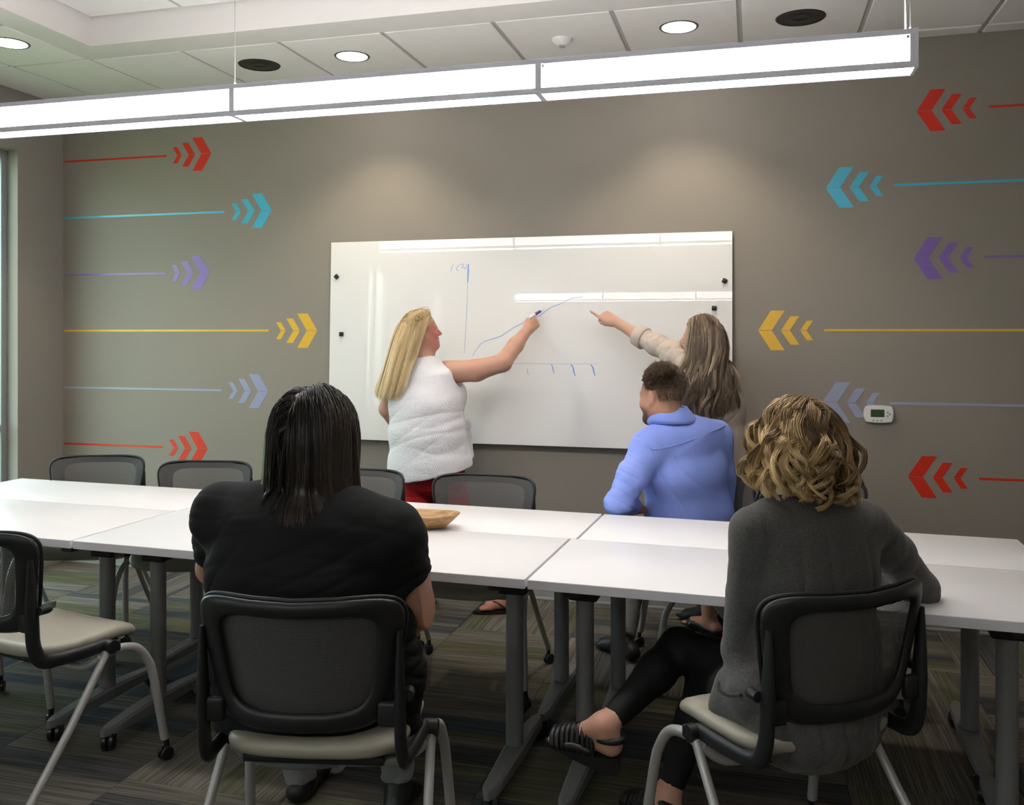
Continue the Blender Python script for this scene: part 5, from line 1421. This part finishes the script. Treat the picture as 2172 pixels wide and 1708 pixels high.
# ======================= blonde woman writing on the board
def woman_white():
    root = person((*J(905, 1000, 5.0)[:2], 0), 'blonde woman in a white sleeveless top and red trousers writing on the whiteboard')
    th = math.radians(-24); rg = RV * math.cos(th) + FV * math.sin(th); fw = FV * math.cos(th) - RV * math.sin(th)
    pel, wai, che, upp, nec = J(912, 985, 5.02), J(906, 915, 5.0), J(902, 850, 5.0), J(898, 798, 4.99), J(893, 762, 4.99)
    hd = Head(J(896, 704, 4.98), RV * 0.93 + FV * 0.34 + Zv * 0.10, Zv - RV * 0.18, 0.212, 1.08)
    sr = J(946, 790, 4.99); a1, er, a2, wr = J(1010, 786, 4.97), J(1066, 770, 4.97), J(1094, 732, 5.05), J(1119, 700, 5.10)
    sl, el, wl_ = J(842, 806, 5.02), J(822, 868, 5.04), J(846, 915, 5.22)
    lo = np.minimum.reduce([J(760, 1060, 4.7), J(760, 620, 5.4)]) - 0.06; hi = np.maximum.reduce([J(1200, 620, 4.7), J(1200, 620, 5.3), J(760, 620, 5.35)]) + 0.06
    vx = Vox(lo, hi, 0.0045)
    hd.add(vx, nec, 0.062, smile=1.0, jaw=1.22)
    vx.cone(hd.p(0, 0.035, -0.095), nec + fw * 0.05, 0.036, 0.04, 0.03)
    vx.torso([(pel, 0.18, 0.13), (wai, 0.17, 0.12), (che, 0.175, 0.12), (upp, 0.15, 0.09), (nec, 0.07, 0.06)], rg, fw)
    vx.chain([sr, a1, er], [0.066, 0.060, 0.049], 0.02); vx.chain([er, a2, wr], [0.050, 0.043, 0.028], 0.02)
    vx.chain([sl, el], [0.056, 0.046], 0.02); vx.chain([el, wl_], [0.046, 0.030], 0.02)
    hand(vx, wl_, wl_ - el, -FV, -Zv, RELAX, RTHUMB, 0.95)
    d_ = nrm(J(1146, 672, 5.16) - wr); l_ = nrm(-RV * 0.75 + Zv * 0.65 - FV * 0.25)
    # writing grip: index and thumb meet on the pen, other fingers curled
    tip, tail = J(1153, 656, 5.212), J(1122, 675, 5.112)
    hand(vx, wr, d_, FV * 0.8 + RV * 0.2, l_, ((42, 38, 18), (52, 46, 26), (60, 52, 32), (66, 55, 35)), ((0.012, 0.018, 0.008), (0.045, 0.040, 0.018), (0.076, 0.040, 0.032), (0.100, 0.026, 0.040)), 0.92)
    vx.mesh('body', SKIN_D, root, 2, paint=hd.paint(flush=1.0)); hd.eyes(root)
    # teeth in the smile
    tb = MB(); tb.tube([hd.p(x, 0.1005 - 6.0 * x * x, -0.0635 + 7.0 * x * x) for x in np.linspace(-0.018, 0.018, 9)], 0.0042, 6); place_in(tb.build('teeth', M['white_pl'], root, smooth=180), root)
    # top
    sh = Vox(lo - 0.08, hi + 0.04, 0.0055)
    hem = J(912, 1000, 5.02)
    sh.torso([(hem - Zv * 0.03, 0.235, 0.180), (pel, 0.226, 0.180), (wai, 0.208, 0.165), (che, 0.206, 0.168), (upp, 0.180, 0.115), (upp * 0.35 + nec * 0.65, 0.115, 0.080)], rg, fw, 0.06)
    sh.ball(J(950, 838, 5.08), 0.10, 0.08); sh.ball(J(900, 845, 5.18), 0.09, 0.08)
    sh.cone(J(990, 900, 5.12), J(996, 985, 5.12), 0.03, 0.026, 0.07)
    for s_, nxt, q in ((sr, a1, 0.0), (sl, el, 0.0)):
        sh.cone(s_ + nrm(nxt - s_) * 0.030, nxt, 0.082, 0.085, 0.015, 'sub')
    # shirt-tail hem, longer at the back
    sh.plane(hem - fw * 0.10 - Zv * 0.018, -Zv + fw * 0.30)
    sh.plane(hem - RV * 0.05 - Zv * 0.030, -Zv + RV * 0.22)
    sh.cone(nec + Zv * 0.09, nec + Zv * 0.016 + fw * 0.02, 0.070, 0.074, 0.008, 'sub')
    w1 = folds(17, 0.011, [Zv - RV * 0.55, Zv - RV * 0.40 + FV * 0.1, Zv - RV * 0.3], 13, 0.35); w2 = folds(18, 0.004, [RV, RV + FV], 30)
    sh.mesh('top', M['white_top'], root, 3, fold=lambda v: w1(v) * np.clip((1.30 - v[:, 2]) / 0.2, 0, 1) * np.clip((v[:, 2] - 0.80) / 0.15, 0.2, 1) + w2(v) * np.clip((0.98 - v[:, 2]) / 0.15, 0, 1))
    # trousers
    hl, hr = J(880, 1000, 5.02), J(940, 1000, 5.05); kl, kr = J(878, 1150, 5.0), J(985, 1150, 5.05); al, ar = J(880, 1280, 5.0), J(1085, 1268, 5.02)
    tr = Vox(np.minimum.reduce([hl, hr, kl, kr, al, ar]) - 0.25, np.maximum.reduce([hl, hr, kl, kr, al, ar]) + 0.25, 0.007)
    tr.torso([(pel - Zv * 0.06, 0.20, 0.155), (pel + Zv * 0.08, 0.19, 0.14)], rg, fw)
    for h_, k_, a_ in ((hl, kl, al), (hr, kr, ar)):
        tr.chain([h_, (h_ + k_) / 2, k_, a_], [0.108, 0.090, 0.070, 0.055], 0.03); tr.plane_near(a_ - (a_ - k_) * 0.12, a_ - k_, 0.09)
    tr.mesh('trousers', M['red_trousers'], root, 2, fold=folds(19, 0.007, [Zv + RV * 0.3], 36))
    for a_, dr in ((al, fw), (ar, -RV * 0.96 - FV * 0.2)):
        f_ = Vox(a_ - 0.28, a_ + 0.28, 0.005); g0 = np.array([a_[0], a_[1], 0.020])
        f_.cone(a_ + Zv * 0.04, a_ - Zv * 0.03, 0.042, 0.036, 0.02); foot_shape(f_, np.array([a_[0], a_[1], 0.075]), g0 - dr * 0.04, g0 + dr * 0.20, 0.034)
        f_.mesh('foot', SKIN_D, root, 1, paint={'flush': lambda v: np.full(len(v), 0.4)})
        sd = np.cross(dr, Zv); so = MB(); rows = []
        for i in range(13):
            t_ = i / 12; c_ = g0 - Zv * 0.006 - dr * 0.065 + dr * 0.285 * t_; hw = 0.010 + 0.034 * math.sin(PI * min(1, max(0, t_))) ** 0.5
            rows.append([c_ - sd * hw + Zv * 0.003, c_ + sd * hw + Zv * 0.003, c_ + sd * hw - Zv * 0.013, c_ - sd * hw - Zv * 0.013, c_ - sd * hw + Zv * 0.003])
        so.grid(rows); s_ = place_in(so.build('sandal', M['shoe'], root, smooth=40), root)
        st = MB()
        for q in (-1, 1): st.tube(catmull([g0 + dr * 0.145 + Zv * 0.028, g0 + dr * 0.10 + sd * q * 0.022 + Zv * 0.046, g0 + dr * 0.04 + sd * q * 0.040 + Zv * 0.008], 6), 0.005, 7)
        st.build('sandal_strap', M['shoe'], s_, smooth=180)
    # earring
    eb = MB().tube([hd.p(0.080, 0.004, -0.034), hd.p(0.081, 0.004, -0.052)], 0.0018, 6).build('earring', M['silver'], root, smooth=180); place_in(eb, root)
    # long straight blonde hair swept behind the shoulder
    hm = hair_mat('pale_blonde_hair', (0.23, 0.135, 0.050, 1), (0.60, 0.43, 0.205, 1), (0.85, 0.70, 0.44, 1), 0.34)
    allow = lambda d: d[2] > -0.48 + 1.3 * max(0, d[1] + 0.04) and not (d[1] > 0.16 and d[2] < 0.40)
    def comb(D): return np.stack([np.sign(D[:, 0] - 0.22) * 0.40, -1.0 - 0.5 * np.clip(D[:, 1], 0, 1), -0.35 * np.ones(len(D))], axis=1)
    cols = [('c', nec, hd.p(0, -0.03, -0.05), 0.066), ('c', sl, upp, 0.085), ('c', sr, upp, 0.090), ('c', upp, wai, 0.155)]
    def blow(P, D, t): return (-RV * 0.085 - fw * 0.03) * np.ones((len(P), 1)) * (1.0 if t > 0.12 else 0.6)
    Pth, D_, lk, tt, r = grow_hair(hd, 5000, 0.47, 41, allow, comb, cols, grav=0.36, ns=30, layer=(0.004, 0.020), lenf=lambda D: 0.86 + 0.14 * np.clip(D[:, 2] + 0.2, 0, 1), clump=0.45, nlock=100, blow=blow)
    tone = np.clip(r.normal(0.55, 0.17, len(D_))[:, None] + r.normal(0, 0.12, 100)[lk][:, None] + 0.22 * (tt[None, :] - 0.4) - 0.25 * (tt[None, :] < 0.06), 0, 1)
    h_ = strands_mesh('hair', Pth, r.uniform(0.0008, 0.0014, len(D_)), tone, hm, root)
    hair_volume('hair_mass', Pth, D_, hm, h_, 0.014, 0.013, 0.006, 0.36, 9, head=hd, thin=0.0145)
    # marker held in the hand
    mk = empty('marker', tuple(tail), 0, 'white and purple dry erase marker in the hand of the blonde woman', 'marker')
    ax = nrm(tip - tail); L_ = np.linalg.norm(tip - tail); Mx = Vector(ax).to_track_quat('Z', 'Y').to_matrix().to_4x4()
    MB().lathe([(0.0001, 0), (0.0075, 0.0), (0.0085, 0.003), (0.0085, L_ * 0.40)], (0, 0, 0), 16, Mx).build('barrel', M['white_pl'], mk)
    pu = mat('purple_plastic', (0.09, 0.03, 0.30, 1), 0.35)
    MB().lathe([(0.0087, L_ * 0.38), (0.0087, L_ * 0.74), (0.0065, L_ * 0.78)], (0, 0, 0), 16, Mx).build('label_sleeve', pu, mk)
    MB().lathe([(0.0070, L_ * 0.76), (0.0055, L_ * 0.86), (0.0045, L_ * 0.93), (0.0028, L_ * 0.95), (0.0018, L_), (0.0001, L_)], (0, 0, 0), 16, Mx).build('nib', M['white_pl'], mk)
woman_white()

# ======================= woman in beige blazer pointing
def woman_beige():
    J = lambda px, py, d: atD(px, py, d - 0.13)
    root = person((*J(1515, 1000, 4.78)[:2], 0), 'woman with long wavy hair in a beige blazer pointing at the whiteboard')
    th = math.radians(34); rg = RV * math.cos(th) + FV * math.sin(th); fw = FV * math.cos(th) - RV * math.sin(th)
    pel, wai, che, upp, nec = J(1524, 1010, 4.78), J(1518, 940, 4.76), J(1512, 865, 4.74), J(1508, 808, 4.73), J(1500, 772, 4.72)
    hd = Head(J(1486, 718, 4.70), -RV * 0.86 + FV * 0.46 + Zv * 0.03, Zv + RV * 0.04, 0.212)
    sl, m1, el, cf, wl_ = J(1470, 786, 4.70), J(1428, 752, 4.79), J(1394, 733, 4.86), J(1352, 711, 4.95), J(1306, 683, 5.04)
    sr, er, wr = J(1534, 822, 4.80), J(1540, 915, 4.84), J(1518, 990, 4.96)
    lo = np.minimum.reduce([J(1230, 1110, 4.5), J(1640, 630, 4.5), J(1230, 630, 5.2)]) - 0.05; hi = np.maximum.reduce([J(1640, 630, 4.5), J(1640, 630, 5.2), J(1230, 630, 5.25)]) + 0.05
    vx = Vox(lo, hi, 0.0045)
    hd.add(vx, nec, 0.050)
    vx.torso([(pel, 0.15, 0.11), (wai, 0.13, 0.10), (che, 0.14, 0.10), (upp, 0.13, 0.075), (nec, 0.055, 0.05)], rg, fw)
    vx.chain([sl, el], [0.046, 0.038], 0.02); vx.chain([el, cf, wl_], [0.038, 0.035, 0.024], 0.02); vx.chain([sr, er], [0.046, 0.037], 0.02); vx.chain([er, wr], [0.036, 0.025], 0.02)
    hand(vx, wr, wr - er, -RV, FV, RELAX, RTHUMB, 0.9)
    d_ = nrm(J(1278, 667, 5.08) - wl_)
    hand(vx, wl_, d_, -Zv * 0.75 - RV * 0.30 + FV * 0.5, nrm(-FV * 0.6 - Zv * 0.75), ((-14, 6, 4), (62, 85, 45), (66, 85, 45), (66, 80, 45)), ((0.012, 0.018, 0.008), (0.045, 0.036, 0.018), (0.074, 0.034, 0.030), (0.098, 0.028, 0.034)), 0.95)
    vx.mesh('body', SKIN_E, root, 2, paint=hd.paint(flush=0.6)); hd.eyes(root)
    bz = Vox(lo - 0.06, hi + 0.06, 0.0055)
    hem = J(1542, 1060, 4.78)
    bz.torso([(hem, 0.205, 0.165), (pel, 0.185, 0.150), (wai, 0.158, 0.130), (che, 0.168, 0.132), (upp, 0.152, 0.098), (upp * 0.4 + nec * 0.6, 0.095, 0.066)], rg, fw, 0.05)
    bz.cone(sl, upp, 0.066, 0.085, 0.05); bz.cone(sr, upp, 0.066, 0.085, 0.05)
    bz.chain([sl, m1, el, cf], [0.070, 0.068, 0.061, 0.054], 0.02); bz.plane_near(cf - (cf - el) * 0.05, cf - el, 0.08)
    bz.chain([sr, er, er + (wr - er) * 0.5], [0.068, 0.056, 0.050], 0.03); bz.plane_near(er + (wr - er) * 0.45, wr - er, 0.08)
    bz.plane(hem - Zv * 0.02, -Zv)
    bz.cone(nec + Zv * 0.08, nec + Zv * 0.012 + fw * 0.02, 0.058, 0.062, 0.008, 'sub')
    w1 = folds(23, 0.008, [Zv, Zv + RV * 0.5], 24); w2 = folds(24, 0.012, [cf - sl, (cf - sl) + Zv * 0.25], 26, 0.25)
    bz.mesh('blazer', M['blazer'], root, 3, fold=lambda v: w1(v) * 0.6 + w2(v) * np.exp(-(np.linalg.norm(np.cross(v - sl, nrm(cf - sl)), axis=1) / 0.1) ** 4) * (((v - sl) @ nrm(cf - sl)) > 0.02) * (((cf - v) @ nrm(cf - sl)) > 0.05))
    ck = MB(); ax = nrm(cf - el); pp = [cf - ax * t_ for t_ in (-0.004, 0.0, 0.05, 0.056)]
    ck.tube(pp, [0.053, 0.0585, 0.0625, 0.058], 28); place_in(ck.build('cuff', M['blazer'], root, smooth=60), root)
    # skirt, bare calves, flats
    sk = Vox(np.minimum(pel, pel) - np.array([0.35, 0.35, 0.45]), pel + np.array([0.35, 0.35, 0.2]), 0.008)
    sk.torso([(pel - Zv * 0.36, 0.18, 0.14), (pel - Zv * 0.02, 0.165, 0.13)], rg, fw); sk.mesh('skirt', M['dark_skirt'], root, 2)
    for q in (-1, 1):
        a_ = np.array([*(J(1530, 1300, 4.80) + rg * q * 0.085)[:2], 0.085]); k_ = np.array([*(pel + rg * q * 0.085)[:2], 0.47])
        f_ = Vox(np.minimum(a_, k_) - np.array([0.28, 0.28, 0.1]), np.maximum(a_, k_) + np.array([0.28, 0.28, 0.1]), 0.006)
        f_.chain([k_ + Zv * 0.06, k_ - Zv * 0.10, a_ + Zv * 0.05, a_], [0.055, 0.056, 0.036, 0.034], 0.03)
        g0 = np.array([a_[0], a_[1], 0.020]); foot_shape(f_, a_ - Zv * 0.015, g0 - fw * 0.04, g0 + fw * 0.18, 0.032)
        f_.mesh('lower_leg', SKIN_E, root, 1, paint={'flush': lambda v: np.full(len(v), 0.5)})
        s_ = Vox(np.minimum(a_, k_) - np.array([0.28, 0.28, 0.1]), a_ + np.array([0.28, 0.28, 0.1]), 0.006)
        foot_shape(s_, a_ - Zv * 0.03, g0 - fw * 0.045 - Zv * 0.004, g0 + fw * 0.19 - Zv * 0.004, 0.037); s_.plane(g0 + Zv * 0.030, Zv - fw * 0.1); s_.mesh('flat_shoe', M['shoe'], root, 1)
    # long wavy hair with a plait across the crown
    hm = hair_mat('ash_blonde_hair', (0.060, 0.037, 0.022, 1), (0.235, 0.165, 0.105, 1), (0.56, 0.45, 0.31, 1), 0.38)
    allow = lambda d: d[2] > -0.45 + 1.5 * max(0, d[1] + 0.02) and not (d[1] > 0.22 and d[2] < 0.45)
    def comb(D): return np.stack([np.sign(D[:, 0] - 0.1) * (0.75 - 0.25 * np.clip(-D[:, 1], 0, 1)), -0.55 - 0.4 * np.clip(D[:, 1], 0, 1), -0.35 * np.ones(len(D))], axis=1)
    cols = [('c', nec, hd.p(0, -0.03, -0.05), 0.056), ('c', sl, upp, 0.078), ('c', sr, upp, 0.080), ('c', upp, wai, 0.125)]
    def blow(P, D, t): return (-RV * (0.085 if t > 0.25 else 0.02) - FV * 0.05) * np.ones((len(P), 1))
    Pth, D_, lk, tt, r = grow_hair(hd, 5000, 0.55, 51, allow, comb, cols, grav=0.34, ns=34, layer=(0.003, 0.020), lenf=lambda D: 0.78 + 0.22 * np.clip(D[:, 2] + 0.2, 0, 1), clump=0.65, nlock=100, curl=(0.011, 2.3, 0.22), blow=blow)
    tone = np.clip(r.normal(0.42, 0.20, len(D_))[:, None] + r.normal(0, 0.24, 100)[lk][:, None] - 0.16 * (tt[None, :] - 0.4), 0, 1)
    h_ = strands_mesh('hair', Pth, r.uniform(0.0008, 0.0014, len(D_)), tone, hm, root)
    hair_volume('hair_mass', Pth, D_, hm, h_, 0.014, 0.012, 0.006, 0.24, 9, head=hd, thin=0.0155)
    br = []; 
    for k in range(3):
        pts = []
        for i in range(40):
            u = i / 39; a = math.radians(20 + 125 * u)     # over the crown from the brow to the back
            base = hd.p(0.020 + 0.018 * math.sin(u * 5 + 2.1 * k) , 0.0, 0.0) - hd.p(0, 0, 0)
            ph = u * 2 * PI * 5 + k * 2 * PI / 3
            y, z = 0.103 * math.cos(a) - 0.012, 0.097 * math.sin(a) + 0.045
            rr = 1 + 0.05 * math.sin(2 * ph)
            pts.append(hd.p(0.022 + 0.011 * math.sin(ph), y * rr, (z - 0.045) * rr + 0.045))
        for m_ in range(14):
            o = r.normal(0, 0.0028, 3); br.append(np.array(pts) + o)
    br = np.array(br); tn = np.clip(r.normal(0.62, 0.15, len(br))[:, None] + np.zeros((1, 40)), 0, 1)
    strands_mesh('plait', br, np.full(len(br), 0.0015), tn, hm, root)
woman_beige()
